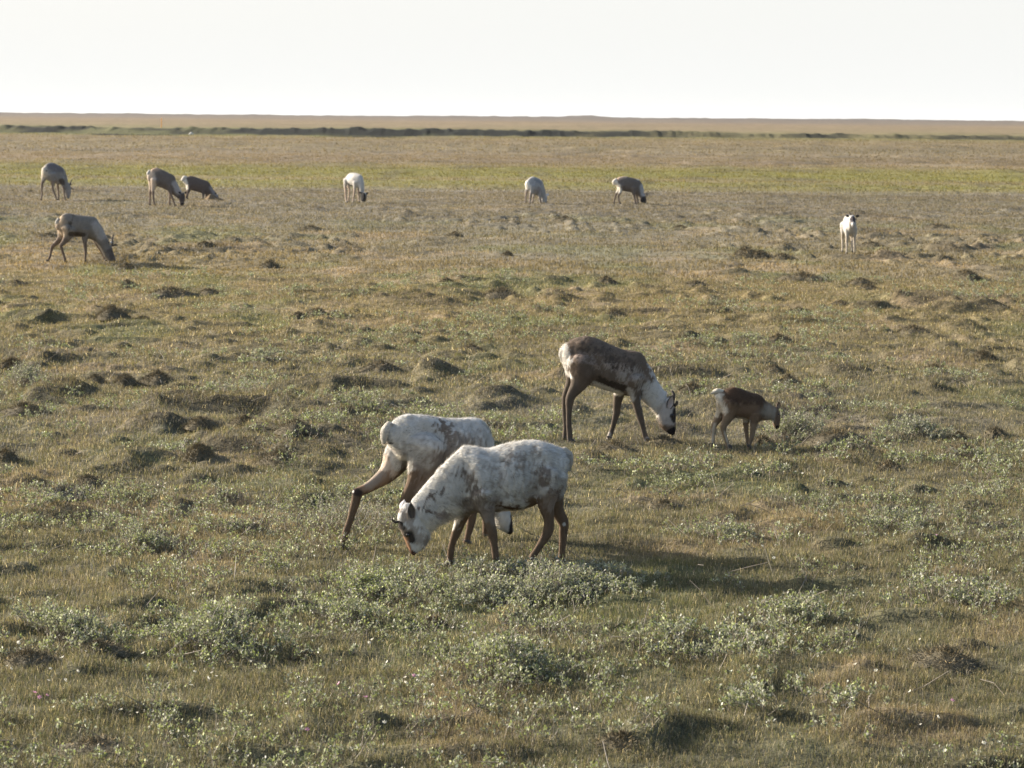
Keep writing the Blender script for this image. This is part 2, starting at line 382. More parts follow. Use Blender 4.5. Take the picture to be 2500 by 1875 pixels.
def willow(cx, cy, w, d, h, nstem, leaves_per, size=.022, greenish=.3, zloc=None):
    """returns twig and leaf geometry in world coordinates for one sprawling dwarf willow"""
    nstem = int(nstem * 2.0); ang = rng.random(nstem) * 2 * np.pi; rad = np.clip(np.abs(rng.normal(size=nstem)) * .62, 0, 1.35)
    tx = cx + np.cos(ang) * rad * w * .5; ty = cy + np.sin(ang) * rad * d * .5
    kk = (rng.random(nstem) < sst(.34, .60, fbm2(tx / .38, ty / .38, 303, 3)) * 1.0)
    if nstem > 30 and kk.sum() > 12: ang = ang[kk]; rad = rad[kk]; nstem = len(ang)
    else: nstem //= 2; ang = ang[:nstem]; rad = rad[:nstem]
    x = cx + np.cos(ang) * rad * w * .5; y = cy + np.sin(ang) * rad * d * .5
    ed = 1 - np.minimum(rad, 1.2) ** 2 * .5
    lump = .55 + .9 * fbm2(x / .3, y / .3, 301, 2)
    P = np.stack([x, y, height(x, y)], -1)
    out = np.stack([(x - cx) / (w * .5 + .01) * .5 + .35 * rng.normal(size=nstem), (y - cy) / (d * .5 + .01) * .5 + .35 * rng.normal(size=nstem), .75 + .3 * rng.random(nstem)], -1)
    out /= np.linalg.norm(out, axis=1, keepdims=True)
    Ls = h * ed * lump * (.6 + .6 * rng.random(nstem)); Q = P + out * Ls[:, None]
    mid = (P + Q) / 2 + rng.normal(size=P.shape) * .02
    segs0 = [P, mid]; segs1 = [mid, Q]; r0 = [np.full(nstem, .0035), np.full(nstem, .0026)]; r1 = [np.full(nstem, .0026), np.full(nstem, .0015)]
    # side twigs
    k = 3; idx = np.repeat(np.arange(nstem), k); t = rng.random(len(idx)); S0 = mid[idx] * (1 - t)[:, None] + Q[idx] * t[:, None]
    dr = out[idx] + rng.normal(size=(len(idx), 3)) * .6; dr[:, 2] = np.abs(dr[:, 2]) * .6 + .2; dr /= np.linalg.norm(dr, axis=1, keepdims=True)
    S1 = S0 + dr * (Ls[idx] * (.2 + .35 * rng.random(len(idx))))[:, None]
    segs0.append(S0); segs1.append(S1); r0.append(np.full(len(idx), .002)); r1.append(np.full(len(idx), .001))
    TV, TQ = stick_soup(np.concatenate(segs0), np.concatenate(segs1), np.concatenate(r0), np.concatenate(r1))
    A0 = np.concatenate([mid, S0]); A1 = np.concatenate([Q, S1])
    li = rng.integers(0, len(A0), nstem * leaves_per); t = rng.random(len(li)) ** .7
    LP = A0[li] * (1 - t)[:, None] + A1[li] * t[:, None] + rng.normal(size=(len(li), 3)) * .006
    nd = (A1 - A0)[li]; nd = nd / (np.linalg.norm(nd, axis=1, keepdims=True) + 1e-6) * .6 + rng.normal(size=(len(li), 3)) * .6; nd[:, 2] += .3
    LV, LQ, LC = leaf_soup(LP, nd, size * (.6 + .8 * rng.random(len(li))), leaf_cols(len(li), greenish))
    return TV, TQ, LV, LQ, LC

def willow_thing(px, py, wpx, dpy, h, nst, lp, label, size=.022, greenish=.3):
    c = at(px, py); c0 = at(px, py + dpy / 2); c1 = at(px, py - dpy / 2)
    ppm = FOC / np.linalg.norm(c - CAM_O)
    w = wpx / ppm; d = min(c1[1] - c0[1], w * 1.2) * (.8 if wpx > 550 else 1)
    TV, TQ, LV, LQ, LC = willow(c[0], c[1], w * 1.08, d * 1.25, h * (.95 if wpx > 500 else .78), int(nst * (1.0 if wpx > 500 else .8)), lp, size * .92, greenish)
    o = np.array([c[0], c[1], float(height(np.array([c[0]]), np.array([c[1]]))[0])])
    e = empty('dwarf_willow', o); tag(e, label, 'shrub', 'dwarf willow shrubs on the tundra')
    link('branches', mesh_from('branches', TV - o, TQ), M_twig, e)
    me = mesh_from('leaves', LV - o, LQ); set_cols(me, 'col', LC); link('leaves', me, M_leaf, e)

WILLOWS = [
 (1190, 1436, 640, 84, .20, 1150, 20, 'wide grey-green dwarf willow hiding the hooves of the foreground white caribou', .022, .15),
 (1470, 1425, 230, 60, .18, 320, 18, 'low willow at the right-hand end of the wide foreground willow patch', .022, .15),
 (880, 1440, 300, 80, .20, 220, 22, 'bright-leaved dwarf willow trailing left of the wide foreground willow patch', .022, .55),
 (820, 1290, 300, 90, .30, 240, 14, 'twiggy half-bare willow behind the extended hind leg of the rear white caribou', .018, .12),
 (150, 1560, 340, 110, .26, 300, 24, 'pale willow patch at the left edge of the foreground', .024, .25),
 (560, 1580, 420, 130, .24, 320, 22, 'broad straggling willow right of the pale left-edge willow', .024, .35),
 (820, 1510, 260, 80, .18, 160, 20, 'small low willow between the two large left foreground willows and the caribou', .022, .4),
 (360, 1345, 260, 70, .16, 130, 16, 'sparse willow with a long bare branch, left of the rear white caribou', .02, .4),
 (60, 945, 150, 60, .30, 130, 14, 'grey twiggy willow beside the dark hummocks on the left edge', .022, .1),
 (1935, 1074, 140, 26, .36, 220, 20, 'small shaded willow under the nose of the calf, made taller to stand in for its shadow', .022, .2),  # height raised so the willow helps fill in the calf's shadow patch
 (2240, 1065, 150, 45, .22, 100, 18, 'grey rounded willow far right of the calf', .024, .1),
 (2330, 935, 190, 40, .18, 100, 16, 'low green-grey willow beside dark tussocks, upper right', .026, .3),
 (1250, 1640, 420, 110, .20, 260, 22, 'spreading willow with upright catkin twigs at bottom centre', .026, .3),
 (1760, 1590, 420, 110, .22, 260, 22, 'long grey willow with arching bare stems right of bottom centre', .026, .25),
 (1930, 1515, 220, 60, .20, 140, 20, 'dense little willow above the long grey willow', .024, .3),
 (2330, 1480, 300, 90, .20, 200, 20, 'loose willow patch near the right edge of the foreground', .024, .3),
 (1780, 1315, 300, 60, .18, 150, 18, 'bright-leaved willow mat right of the foreground caribou shadow', .022, .35),
 (2200, 1290, 420, 70, .18, 200, 18, 'wide willow mat between the calf and the right foreground', .022, .35),
 (1700, 1210, 260, 50, .16, 110, 18, 'thin willow mat just in front of the calf', .022, .3),
 (1950, 1740, 420, 110, .18, 220, 22, 'grey-green willow low in the bottom right quarter', .026, .3),
 (640, 880, 150, 35, .16, 70, 16, 'little twiggy willow in the open middle left', .024, .1),
 (600, 960, 140, 40, .20, 70, 16, 'pale willow sprig above the two mid-left tussocks', .024, .2),
 (420, 1110, 180, 40, .16, 80, 16, 'small willow beside the tall tussock left of the rear caribou', .022, .25),
 (1230, 960, 180, 40, .16, 80, 16, 'small willow behind the rump of the brown caribou', .022, .15),
 (2120, 1010, 160, 36, .16, 60, 16, 'faint willow sprig between calf and grey rounded willow', .024, .2),
]
for wv in WILLOWS: willow_thing(*wv)

def willow_scrub():
    TVs = []; TQs = []; LVs = []; LQs = []; LCs = []; tb = lb = 0
    n = 5200; x, y = fan_points(n, 15, 62, .21)
    dens = fbm2(x / 1.9, y / 2.2, 401, 4)
    k = rng.random(n) < sst(.44, .62, dens) * np.clip((27 / y) ** 1.6, .12, 1.15); x = x[k]; y = y[k]
    for a, b in zip(x, y):
        s = .25 + .5 * rng.random(); big = .02 + .004 * (b > 30)
        TV, TQ, LV, LQ, LC = willow(a, b, s, s * .8, .08 + .10 * rng.random(), 10, 14, big, .30 + .2 * rng.random())
        TVs.append(TV); TQs.append(TQ + tb); tb += len(TV); LVs.append(LV); LQs.append(LQ + lb); lb += len(LV); LCs.append(LC)
    # long bare stems arching out of the turf
    m = 420; x, y = fan_points(m, 15, 45, .2); z = height(x, y); a = rng.random(m) * 6.283; Lb = .15 + .3 * rng.random(m)
    P0 = np.stack([x, y, z], -1); hd_ = np.stack([np.cos(a), np.sin(a), np.zeros(m)], -1)
    P1 = P0 + hd_ * (Lb * .5)[:, None]; P1[:, 2] += .05 + .07 * rng.random(m); P2 = P0 + hd_ * Lb[:, None]; P2[:, 2] += .08 + .12 * rng.random(m)
    for A_, B_ in ((P0, P1), (P1, P2)):
        TV, TQ = stick_soup(A_, B_, np.full(m, .0045), np.full(m, .003)); TVs.append(TV); TQs.append(TQ + tb); tb += len(TV)
    V = np.concatenate(TVs + LVs); Q = np.concatenate(TQs + [q + tb for q in LQs])
    cols = np.concatenate([np.tile([[.25, .22, .18]], (tb, 1)), np.concatenate(LCs)])
    me = mesh_from('willow_scrub', V, Q); set_cols(me, 'col', cols)
    tag(link('willow_scrub', me, M_leaf), 'low grey-green creeping willow scattered through the grass', 'ground cover', kind='stuff')
willow_scrub()

# ------------------------------------------------------------------ tussocks
def tussock(px, py, wpx, hfac, label=None, col=(.105, .092, .062), ratio=1.35):
    c = at(px, py); ppm = FOC / np.linalg.norm(c - CAM_O); w = 1.15 * wpx / ppm; h = w * hfac * .78
    o = np.array([c[0], c[1], float(height(np.array([c[0]]), np.array([c[1]]))[0])])
    nu, nv = 40, 14; V = []; sd_ = int(rng.integers(1, 9999))
    u = np.linspace(0, 2 * np.pi, nu, endpoint=False); v = np.linspace(0, 1, nv)
    U, W = np.meshgrid(u, v, indexing='ij'); U = U.ravel(); W = W.ravel()
    rr = W * (1 + .28 * (vn2(np.cos(U) * 2 + 5, np.sin(U) * 2 + 5, sd_) - .5) * 2)
    X = np.cos(U) * rr * w * .5; Y = np.sin(U) * rr * w * .5 * ratio
    prof = (1 - W ** 2.2) 
    Z = h * prof * (.75 + .5 * fbm2(X / w * 5 + 9, Y / w * 5, sd_ + 3, 3)) - .03 * W
    P = np.stack([X, Y, Z], -1)
    q = []
    for i in range(nu):
        for j in range(nv - 1):
            i2 = (i + 1) % nu; q.append((i * nv + j, i * nv + j + 1, i2 * nv + j + 1, i2 * nv + j))
    # coarse dead grass hanging over the mound
    n = 1500 if wpx > 60 else 900
    k = rng.integers(0, len(P), n); B = P[k] + rng.normal(size=(n, 3)) * w * .02
    nrm = np.stack([P[k, 0] / (w * .5), P[k, 1] / (w * .5), np.full(n, .7)], -1); nrm += rng.normal(size=(n, 3)) * .45
    nrm /= np.linalg.norm(nrm, axis=1, keepdims=True)
    L = np.clip(h * .45, .03, .09) * (.5 + rng.random(n)); wd = max(.003, .45 / ppm * 1.4)
    s = np.cross(nrm, rng.normal(size=(n, 3))); s /= np.linalg.norm(s, axis=1, keepdims=True)
    BV = np.stack([B - s * wd, B + s * wd, B + nrm * L[:, None]], 1).reshape(-1, 3)
    bt = len(P) + np.arange(n * 3).reshape(-1, 3)
    col = np.array(col); cc = col * (.7 + .6 * fbm2(X / w * 6, Y / w * 6, sd_ + 7, 3))[:, None]
    bc = col * 1.5 * (.6 + .8 * rng.random(n))[:, None]; st = rng.random(n) < .2; bc[st] = np.array([.30, .23, .12])
    me = mesh_from('tussock', np.concatenate([P, BV]), np.array(q), bt, smooth=True); set_cols(me, 'col', np.concatenate([cc, np.repeat(bc, 3, 0)]))
    ob = link('tussock', me, M_tussock); ob.location = o
    tag(ob, label or 'small dark brown tussock dotted over the open tundra', 'tussock', 'dark tussocks on the tundra')
TUS = [
 (272, 786, 74, .30, 'largest dark tussock of the pair in the open middle left'), (348, 788, 44, .25, 'small tussock just right of the largest middle-left tussock'),
 (728, 781, 44, .32, 'left one of two side-by-side dark tussocks in the middle'), (775, 780, 60, .32, 'right one of two side-by-side dark tussocks in the middle'),
 (30, 897, 62, .42, 'tall dark tussock touching the left edge above the grey willow'),
 (233, 936, 54, .32, 'first dark tussock in the row of three left of centre'), (306, 940, 64, .34, 'middle dark tussock in the row of three left of centre'), (385, 936, 88, .26, 'last long tussock in the row of three left of centre'),
 (490, 1058, 84, .22, 'low flat tussock with a pointed left end, left of the rear caribou'), (598, 1066, 72, .26, 'sloping brown tussock closer to the rear caribou rump'), (722, 1092, 100, .20, 'long flat dark tussock beside the rear caribou tail'),
 (487, 1130, 62, .50, 'tall grassy tussock standing left of the rear white caribou'), (680, 1135, 110, .26, 'shaggy tussock behind the rear caribou hock'),
 (155, 1222, 150, .18, 'wide grey lichen-covered mound low on the left', (.10, .10, .085)), (215, 1185, 90, .2, 'low mossy hummock just behind the wide lichen-covered mound'), (60, 1015, 110, .22, 'flat brown hummock near the left edge, under the grey twiggy willow'), (15, 1130, 60, .5, 'dark grassy tussock cut by the left edge of the view'),
 (2040, 1090, 170, .20, 'dark hummock right of the calf, widened to stand in for its shadow'), (1860, 1086, 60, .35, 'small dark mound between the calf and the shaded willow'),  # first hummock is broadened to stand in for the calf's cast shadow
 (2400, 886, 62, .34, 'dark rounded tussock near the upper right edge'), (2280, 910, 56, .3, 'small dark hummock left of the rounded tussock at upper right'), (2430, 1066, 54, .36, 'dark hummock at the right edge, level with the calf hooves'), (2340, 1070, 50, .3, 'little tussock right of the grey rounded willow'), (2350, 1112, 120, .18, 'long low hummock beneath the tussocks right of the grey rounded willow'),
 (1925, 940, 60, .26, 'right one of two tussocks just above and right of the calf'), (1890, 912, 60, .26, 'left and upper one of two tussocks above and right of the calf'), (1690, 960, 70, .35, 'tussock behind the nose of the brown caribou'), (1500, 1102, 110, .18, 'flat grassy mound in front of the brown caribou hooves'),
 (1620, 1082, 90, .16, 'trampled dark mound under the nose of the brown caribou'), (1225, 722, 110, .2, 'long dark hummock in the open ground straight above the brown caribou rump'), (1090, 700, 40, .25, 'small knob of dark turf left of the long hummock in the middle'), (1500, 768, 54, .26, 'brown tussock just above the brown caribou back'), (1480, 692, 50, .26, 'upright small tussock two body heights above the brown caribou'), (1820, 628, 60, .3, 'left one of the three tussocks in a row below left of the face-on caribou'), (1855, 630, 44, .3, 'middle one of the three tussocks in a row below left of the face-on caribou'), (1910, 632, 60, .2, 'flat right one of the three tussocks in a row below left of the face-on caribou'),
 (2360, 685, 60, .34, 'pointed tussock alone at the upper right'), (2100, 695, 60, .22, 'upper one of two tussocks below the face-on caribou'), (2120, 708, 50, .24, 'lower one of two tussocks below the face-on caribou'), (1960, 685, 110, .18, 'long tawny hummock a little left below the face-on caribou'), (1240, 620, 30, .3, 'small lone tussock far off in the centre below the grey-white caribou'), (660, 652, 50, .3, 'dark far tussock below the black-faced white caribou'), (310, 655, 56, .25, 'far tussock right below the nose of the lone left caribou'), (500, 610, 44, .25, 'far hummock directly below the dirt mound'), (1110, 580, 56, .2, 'far flat hummock between the black-faced and the grey-white caribou'),
 (420, 720, 120, .16, 'long shaggy hummock above the pair of middle-left tussocks'), (510, 712, 56, .2, 'short dark hummock at the right end of the long shaggy hummock'), (310, 700, 56, .2, 'small hummock left of the long shaggy hummock'), (40, 700, 60, .18, 'hummock near the left edge below the lone left caribou'), (80, 770, 60, .2, 'faint brown hummock left of the largest middle-left tussock'), (2230, 820, 90, .2, 'flat hummock at the right, above the willow beside dark tussocks'), (1900, 838, 70, .2, 'brown hummock midway between the calf and the face-on caribou'), (1700, 700, 60, .18, 'flat hummock in the open ground above the calf'), (2050, 740, 50, .2, 'hummock right of the tawny ones below the face-on caribou'), (1950, 760, 60, .2, 'lowest tawny hummock below the face-on caribou'),
 (1060, 1522, 76, .30, 'dark tufted tussock below the bright trailing willow'), (70, 1628, 170, .20, 'mossy dark mound below the pale left-edge willow'), (240, 1612, 110, .2, 'mossy hummock at the right end of the mound under the pale left willow'), (2310, 1622, 190, .18, 'dark hollowed mound in the lower right grass'),
 (2170, 1150, 70, .2, 'small hummock right of the calf, in front of the shaded willow'), (1620, 1240, 120, .14, 'flat turf hummock midway between the calf and the foreground caribou rump'), (230, 1840, 240, .12, 'dark soggy mound at the bottom left'), (740, 1608, 90, .22, 'dark tuft under the broad straggling left willow'), (1520, 1840, 120, .16, 'dark hummock at the bottom edge, right of centre'), (930, 900, 90, .18, 'low hummock just above the rear caribou tail'), (700, 1000, 50, .2, 'tiny hummock left of the rear caribou back'), (1150, 850, 70, .16, 'low hummock between the rear caribou back and the brown caribou rump'), (120, 580, 60, .16, 'flat hummock behind the hind hooves of the lone left caribou'), (760, 560, 60, .14, 'low far hummock below left of the black-faced white caribou'), (1380, 540, 50, .18, 'far hummock just below the gap between the two rightmost grazers'), (1660, 560, 44, .2, 'far hummock left of the face-on caribou, level with its head'), (2290, 560, 60, .16, 'far hummock right of the face-on caribou'), (2130, 600, 60, .2, 'small hummock right beside the hooves of the face-on caribou')]
for t in TUS:
    tussock(t[0], t[1], t[2], t[3], t[4] if len(t) > 4 else None, *( [t[5]] if len(t) > 5 else []))

# ------------------------------------------------------------------ dirt mound in front of the far calf
def dirt_mound():
    c = at(522, 493); o = np.array([c[0], c[1], c[2] + .0]); ppm = FOC / np.linalg.norm(c - CAM_O)
    nx, ny = 60, 24; X, Y = np.meshgrid(np.linspace(-28, 50, nx) / ppm, np.linspace(-.6, .6, ny), indexing='ij'); X = X.ravel(); Y = Y.ravel()
    xp = X * ppm; ridge = np.interp(xp, [-28, -22, -12, -8, -4, 8, 25, 50], [0, 7, 19, 22, 20, 13, 8, 0]) / ppm
    Z = ridge * np.clip(1 - (Y / .6) ** 2, 0, 1) ** .8 * (.9 + .25 * fbm2(X * 6, Y * 6, 77, 3)) - .03
    P = np.stack([X, Y, Z], -1); q = [(i * ny + j, (i + 1) * ny + j, (i + 1) * ny + j + 1, i * ny + j + 1) for i in range(nx - 1) for j in range(ny - 1)]
    me = mesh_from('dirt_mound', P, np.array(q), smooth=True); set_cols(me, 'col', np.tile([[.15, .11, .065]], (len(P), 1)) * (.7 + .6 * fbm2(X * 9, Y * 9, 5, 3))[:, None])
    ob = link('dirt_mound', me, M_tussock); ob.location = o; tag(ob, 'bare brown dirt mound sloping away right in front of the far calf', 'mound')
dirt_mound()

# ------------------------------------------------------------------ animals
def cr(A, sub):
    """Catmull-Rom through the rows of A"""
    A = np.asarray(A, float)
    if len(A) < 3: return np.array([A[0] * (1 - t) + A[-1] * t for t in np.linspace(0, 1, sub + 1)])
    P = np.concatenate([[2 * A[0] - A[1]], A, [2 * A[-1] - A[-2]]]); out = []
    for i in range(1, len(P) - 2):
        p0, p1, p2, p3 = P[i - 1:i + 3]
        for k in range(sub):
            t = k / sub
            out.append(.5 * ((2 * p1) + (-p0 + p2) * t + (2 * p0 - 5 * p1 + 4 * p2 - p3) * t ** 2 + (-p0 + 3 * p1 - 3 * p2 + p3) * t ** 3))
    out.append(P[-2]); return np.array(out)
class Soup:
    def __init__(s): s.V = []; s.F = []; s.n = 0
    def loft(s, rings, n=18, sub=5):
        R = cr([np.concatenate(r) for r in rings], sub)
        # rounded closing rings
        def cap(Ra, Rb, k):
            d = Ra[:3] - Rb[:3]; d /= (np.linalg.norm(d) + 1e-9); rad = min(np.linalg.norm(Ra[3:6]), np.linalg.norm(Ra[6:9]))
            res = []
            for a in (.5, .8, .97):
                r = Ra.copy(); r[:3] = Ra[:3] + d * rad * a * k; f = math.sqrt(1 - a * a); r[3:] *= f; res.append(r)
            return res
        R = list(cap(R[0], R[1], .7))[::-1] + list(R) + cap(R[-1], R[-2], .7)
        ph = np.linspace(0, 2 * np.pi, n, endpoint=False); b0 = s.n
        for r in R:
            s.V.append(r[:3] + np.cos(ph)[:, None] * r[3:6] + np.sin(ph)[:, None] * r[6:9])
        m = len(R); s.n += m * n
        for i in range(m - 1):
            for j in range(n):
                j2 = (j + 1) % n; s.F.append((b0 + i * n + j, b0 + i * n + j2, b0 + (i + 1) * n + j2, b0 + (i + 1) * n + j))
        s.V.append(np.array([R[0][:3], R[-1][:3]])); c0 = s.n; s.n += 2
        for j in range(n):
            j2 = (j + 1) % n; s.F.append((c0, b0 + j2, b0 + j)); s.F.append((c0 + 1, b0 + (m - 1) * n + j, b0 + (m - 1) * n + j2))
    def mesh(s, name):
        me = bpy.data.meshes.new(name); me.from_pydata([tuple(v) for v in np.concatenate(s.V)], [], s.F); me.update(); return me
def remeshed(soup, voxel, it, name):
    me = soup.mesh('tmp'); ob = bpy.data.objects.new('tmp', me); scene.collection.objects.link(ob)
    import bmesh
    bm = bmesh.new(); bm.from_mesh(me); bmesh.ops.recalc_face_normals(bm, faces=bm.faces); bm.to_mesh(me); bm.free()
    r = ob.modifiers.new('r', 'REMESH'); r.mode = 'VOXEL'; r.voxel_size = voxel; r.use_smooth_shade = True
    sm = ob.modifiers.new('s', 'SMOOTH'); sm.factor = .5; sm.iterations = it
    dg = bpy.context.evaluated_depsgraph_get(); res = bpy.data.meshes.new_from_object(ob.evaluated_get(dg)); res.name = name
    bpy.data.objects.remove(ob); bpy.data.meshes.remove(me)
    res.polygons.foreach_set('use_smooth', np.ones(len(res.polygons), bool))
    return res

class Frame:
    """local frame of an animal: s along its heading, lat to its left, z up; points can be read off the photograph"""
    def __init__(s, key, yaw, flip=False):
        s.P = at(*BASES[key]); s.P[2] = float(height(s.P[:1], s.P[1:2])[0]) if key in 'ABCD' else s.P[2]
        t = math.radians(yaw); s.yaw = t
        s.H = np.array([math.cos(t), math.sin(t), 0]); s.L = np.array([-math.sin(t), math.cos(t), 0])
        s.ppm = FOC / np.linalg.norm(s.P - CAM_O)
    def p(s, px, py, lat=0.):
        d = pix_dir(px, py); n = s.L; t = ((s.P - CAM_O) @ n + lat) / (d @ n); W = CAM_O + t * d - s.P
        return np.array([W @ s.H, lat, W[2]])
class LocalFrame(Frame):
    def __init__(s, key, yaw, ppm):
        Frame.__init__(s, key, yaw); s.ppm = ppm
    def p(s, a, b, lat=0.): return np.array([a, lat, b])

WHITE = (.55, .53, .485); GREYW = (.50, .48, .44); BROWN = (.22, .165, .125); LEG = (.120, .083, .054); DARK = (.04, .034, .03); GREYB = (.20, .172, .145)

def animal(key, yaw, torso, neck, head, legs, label, base_col, paints, voxel, ears=(), antlers=(), eyes=(), tail=None, group='caribou grazing on the tundra',
           cat='caribou', fur=0, furlen=.03, leg_col=LEG, fr=None, facing=1, name='caribou', tail_col=None, extra=(), sculpt=(), slim=1.0, manes=()):
    F = fr or Frame(key, yaw)
    S = Soup(); k = 1 if isinstance(F, LocalFrame) else 1 / F.ppm
    def ribs(L):
        out = []
        for r in L:
            t = F.p(r[0], r[1]); b = F.p(r[2], r[3]); out.append((((t + b) / 2), (t - b) / 2, np.array([0, r[4] * slim, 0.])))
        return out
    S.loft(ribs(torso), 26); S.loft(ribs(neck), 22); S.loft(ribs(head), 22)
    for e in extra: S.loft(ribs(e), 16)
    legpts = []
    for (lt, lb, pts) in legs:
        pts = [tuple(q) if len(q) > 2 else (*q, pts[-2][2]) for q in pts]
        n = len(pts); pos = []
        for i, (a, b, r) in enumerate(pts):
            f = min(1, i / 2.); pos.append(F.p(a, b, lt * (1 - f) + lb * f))
        dz = pos[-1][2]; pos[-1][2] = .012
        pos = np.array(pos); rings = []
        for i in range(n):
            t = pos[min(i + 1, n - 1)] - pos[max(i - 1, 0)]; t[1] = 0; t /= np.linalg.norm(t) + 1e-9; pr = np.array([-t[2], 0, t[0]])
            r = pts[i][2] * k; rings.append((pos[i], pr * r, np.array([0, r * .82, 0])))
        S.loft(rings, 14, 4); legpts.append((pos, [q[2] * k for q in pts]))
    me = remeshed(S, voxel, 3 if voxel < .015 else 2, 'body')
    root = empty(name, F.P, F.yaw); tag(root, label, cat, group)
    n = len(me.vertices); co = np.empty(n * 3, np.float32); me.vertices.foreach_get('co', co); co = co.reshape(-1, 3).astype(float)
    nz1 = vn3(co * 9, 3) - .5; nz2 = vn3(co * 28, 5) - .5; q_ = np.stack([co[:, 0] * 16 + co[:, 2] * 10, co[:, 1] * 50, co[:, 2] * 20 - co[:, 0] * 60], -1); nz3 = vn3(q_, 8) - .5; nz4 = vn3(q_ * 2.1, 18) - .5
    col = np.tile(np.array([base_col]), (n, 1)); fl = np.ones(n)
    sz = co[:, [0, 2]]
    def seg(a, b):
        ab = b - a; t = np.clip(((sz - a) @ ab) / (ab @ ab + 1e-9), 0, 1); return np.linalg.norm(sz - a - t[:, None] * ab, axis=1)
    # legs take their own colour
    wl = np.zeros(n)
    for pos, rr in legpts:
        for i in range(1, len(pos) - 1):
            a, b = pos[i], pos[i + 1]; ab = b - a; t = np.clip(((co - a) @ ab) / (ab @ ab), 0, 1); d = np.linalg.norm(co - a - t[:, None] * ab, axis=1)
            R = max(rr[i], rr[i + 1]) * 1.25
            w = 1 - sst(R, R * 1.7, d + nz2 * R * .8)
            if i == 1: w = w * sst(.0, .7, t + .25)
            wl = np.maximum(wl, w)
    col = mixc(col, np.array(leg_col), wl); fl = np.minimum(fl, 1 - .75 * wl)
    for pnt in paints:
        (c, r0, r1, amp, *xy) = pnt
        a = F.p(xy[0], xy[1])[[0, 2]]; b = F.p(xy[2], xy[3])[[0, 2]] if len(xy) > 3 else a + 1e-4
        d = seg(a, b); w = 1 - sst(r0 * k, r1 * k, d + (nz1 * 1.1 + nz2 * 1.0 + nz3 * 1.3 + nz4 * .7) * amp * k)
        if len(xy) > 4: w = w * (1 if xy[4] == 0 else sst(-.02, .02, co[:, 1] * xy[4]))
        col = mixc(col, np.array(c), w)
    hp = F.p(*head[0][:2]), F.p(*head[-1][:2])
    dh = seg(hp[0][[0, 2]], hp[1][[0, 2]]); fl = np.where(dh < .12 * (1 if not len(paints) else 1), fl * .35, fl)
    col = col * (1 + .14 * nz2 + .14 * nz3)[:, None]; col = np.clip(col, .01, .85)
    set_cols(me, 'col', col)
    sc = np.zeros(n)
    for (am, rp, x1, y1, x2, y2) in sculpt:
        d = seg(F.p(x1, y1)[[0, 2]], F.p(x2, y2)[[0, 2]]); sc += am * np.exp(-(d / (rp * k)) ** 2) * (1 - .6 * wl)
    for (x1, y1, x2, y2, rp, ml) in manes:
        d = seg(F.p(x1, y1)[[0, 2]], F.p(x2, y2)[[0, 2]]); fl = np.maximum(fl, ml * np.exp(-(d / (rp * k)) ** 2))
    if fur:
        nr_ = np.empty(n * 3, np.float32); me.vertices.foreach_get('normal', nr_) ; nr_ = nr_.reshape(-1, 3)
        co2 = co + nr_ * (sc + (nz1 * .010 + nz2 * .006 + nz3 * .004) * fl * min(1, furlen / .03) * (1 if fur > 20000 else .7))[:, None]
        me.vertices.foreach_set('co', co2.astype(np.float32).ravel()); me.update()
    link('body', me, M_coat, root)
    # hooves: two toes each
    for pos, rr in legpts:
        e = pos[-1]; d = pos[-1] - pos[-2]; fwd = facing; r = max(rr[-1], .018 if fur else .03)
        hs = Soup()
        for sdd in (-1, 1):
            c0 = e + np.array([0, sdd * r * .48, .035]); c1 = e + np.array([fwd * r * .9, sdd * r * .62, -.008])
            hs.loft([(c0, np.array([r * .9, 0, 0]), np.array([0, r * .42, 0])), (((c0 + c1) / 2), np.array([r * 1.05, 0, 0]), np.array([0, r * .48, 0])), (c1, np.array([r * .95, 0, 0]), np.array([0, r * .4, 0]))], 10, 2)
        link('hoof', hs.mesh('hoof'), M_hoof, root)
    for (ax, ay, bx, by, w, lt, c_out, c_in) in ears:
        if isinstance(F, LocalFrame):      # ears held out sideways
            s5 = Soup(); A = F.p(ax, ay, lt * .7); B = F.p(bx, by - .045, lt * 1.55); ex = (B - A) / np.linalg.norm(B - A); zz = np.cross(ex, [1., 0, 0]); zz /= np.linalg.norm(zz)
            s5.loft([(A + (B - A) * t, zz * w_, np.array([w_ * .4, 0, 0])) for t, w_ in ((0, .014), (.25, .03), (.6, .032), (.9, .014))], 12, 3)
            em = s5.mesh('ear'); set_cols(em, 'col', np.tile([list(c_out)], (len(em.vertices), 1))); link('ear', em, M_coat, root); continue
        A = F.p(ax, ay, lt); B = F.p(bx, by, lt * 1.35); ax_ = B - A; Ln = np.linalg.norm(ax_); ax_ /= Ln; wv = w * k
        side = np.cross(ax_, np.array([0, 1., 0])); side /= np.linalg.norm(side) + 1e-9
        V = []; Q = []; cc = []; nu, nv = 12, 9
        for sh, off, cx_ in ((0, 0, c_out), (1, 1, c_in)):
            for i in range(nu):
                t = i / (nu - 1); hw = wv * (math.sin(math.pi * min(1, t * .82 + .16)) ** .8) * (1 - t ** 6 * .9)
                if sh: hw *= .74
                for j in range(nv):
                    u = -1 + 2 * j / (nv - 1)
                    cup = (1 - u * u) * hw * .75 - (.008 * min(1, Ln * 10) if sh else 0)
                    sgn = -1 if lt > 0 else 1
                    V.append(A + ax_ * Ln * (t if not sh else .08 + .84 * t) + side * hw * u + np.array([0, sgn * cup, 0])); cc.append(cx_)
            b0 = sh * nu * nv
            for i in range(nu - 1):
                for j in range(nv - 1): Q.append((b0 + i * nv + j, b0 + i * nv + j + 1, b0 + (i + 1) * nv + j + 1, b0 + (i + 1) * nv + j))
        em = mesh_from('ear', np.array(V), np.array(Q), smooth=True); set_cols(em, 'col', np.array(cc)); link('ear', em, M_coat, root)
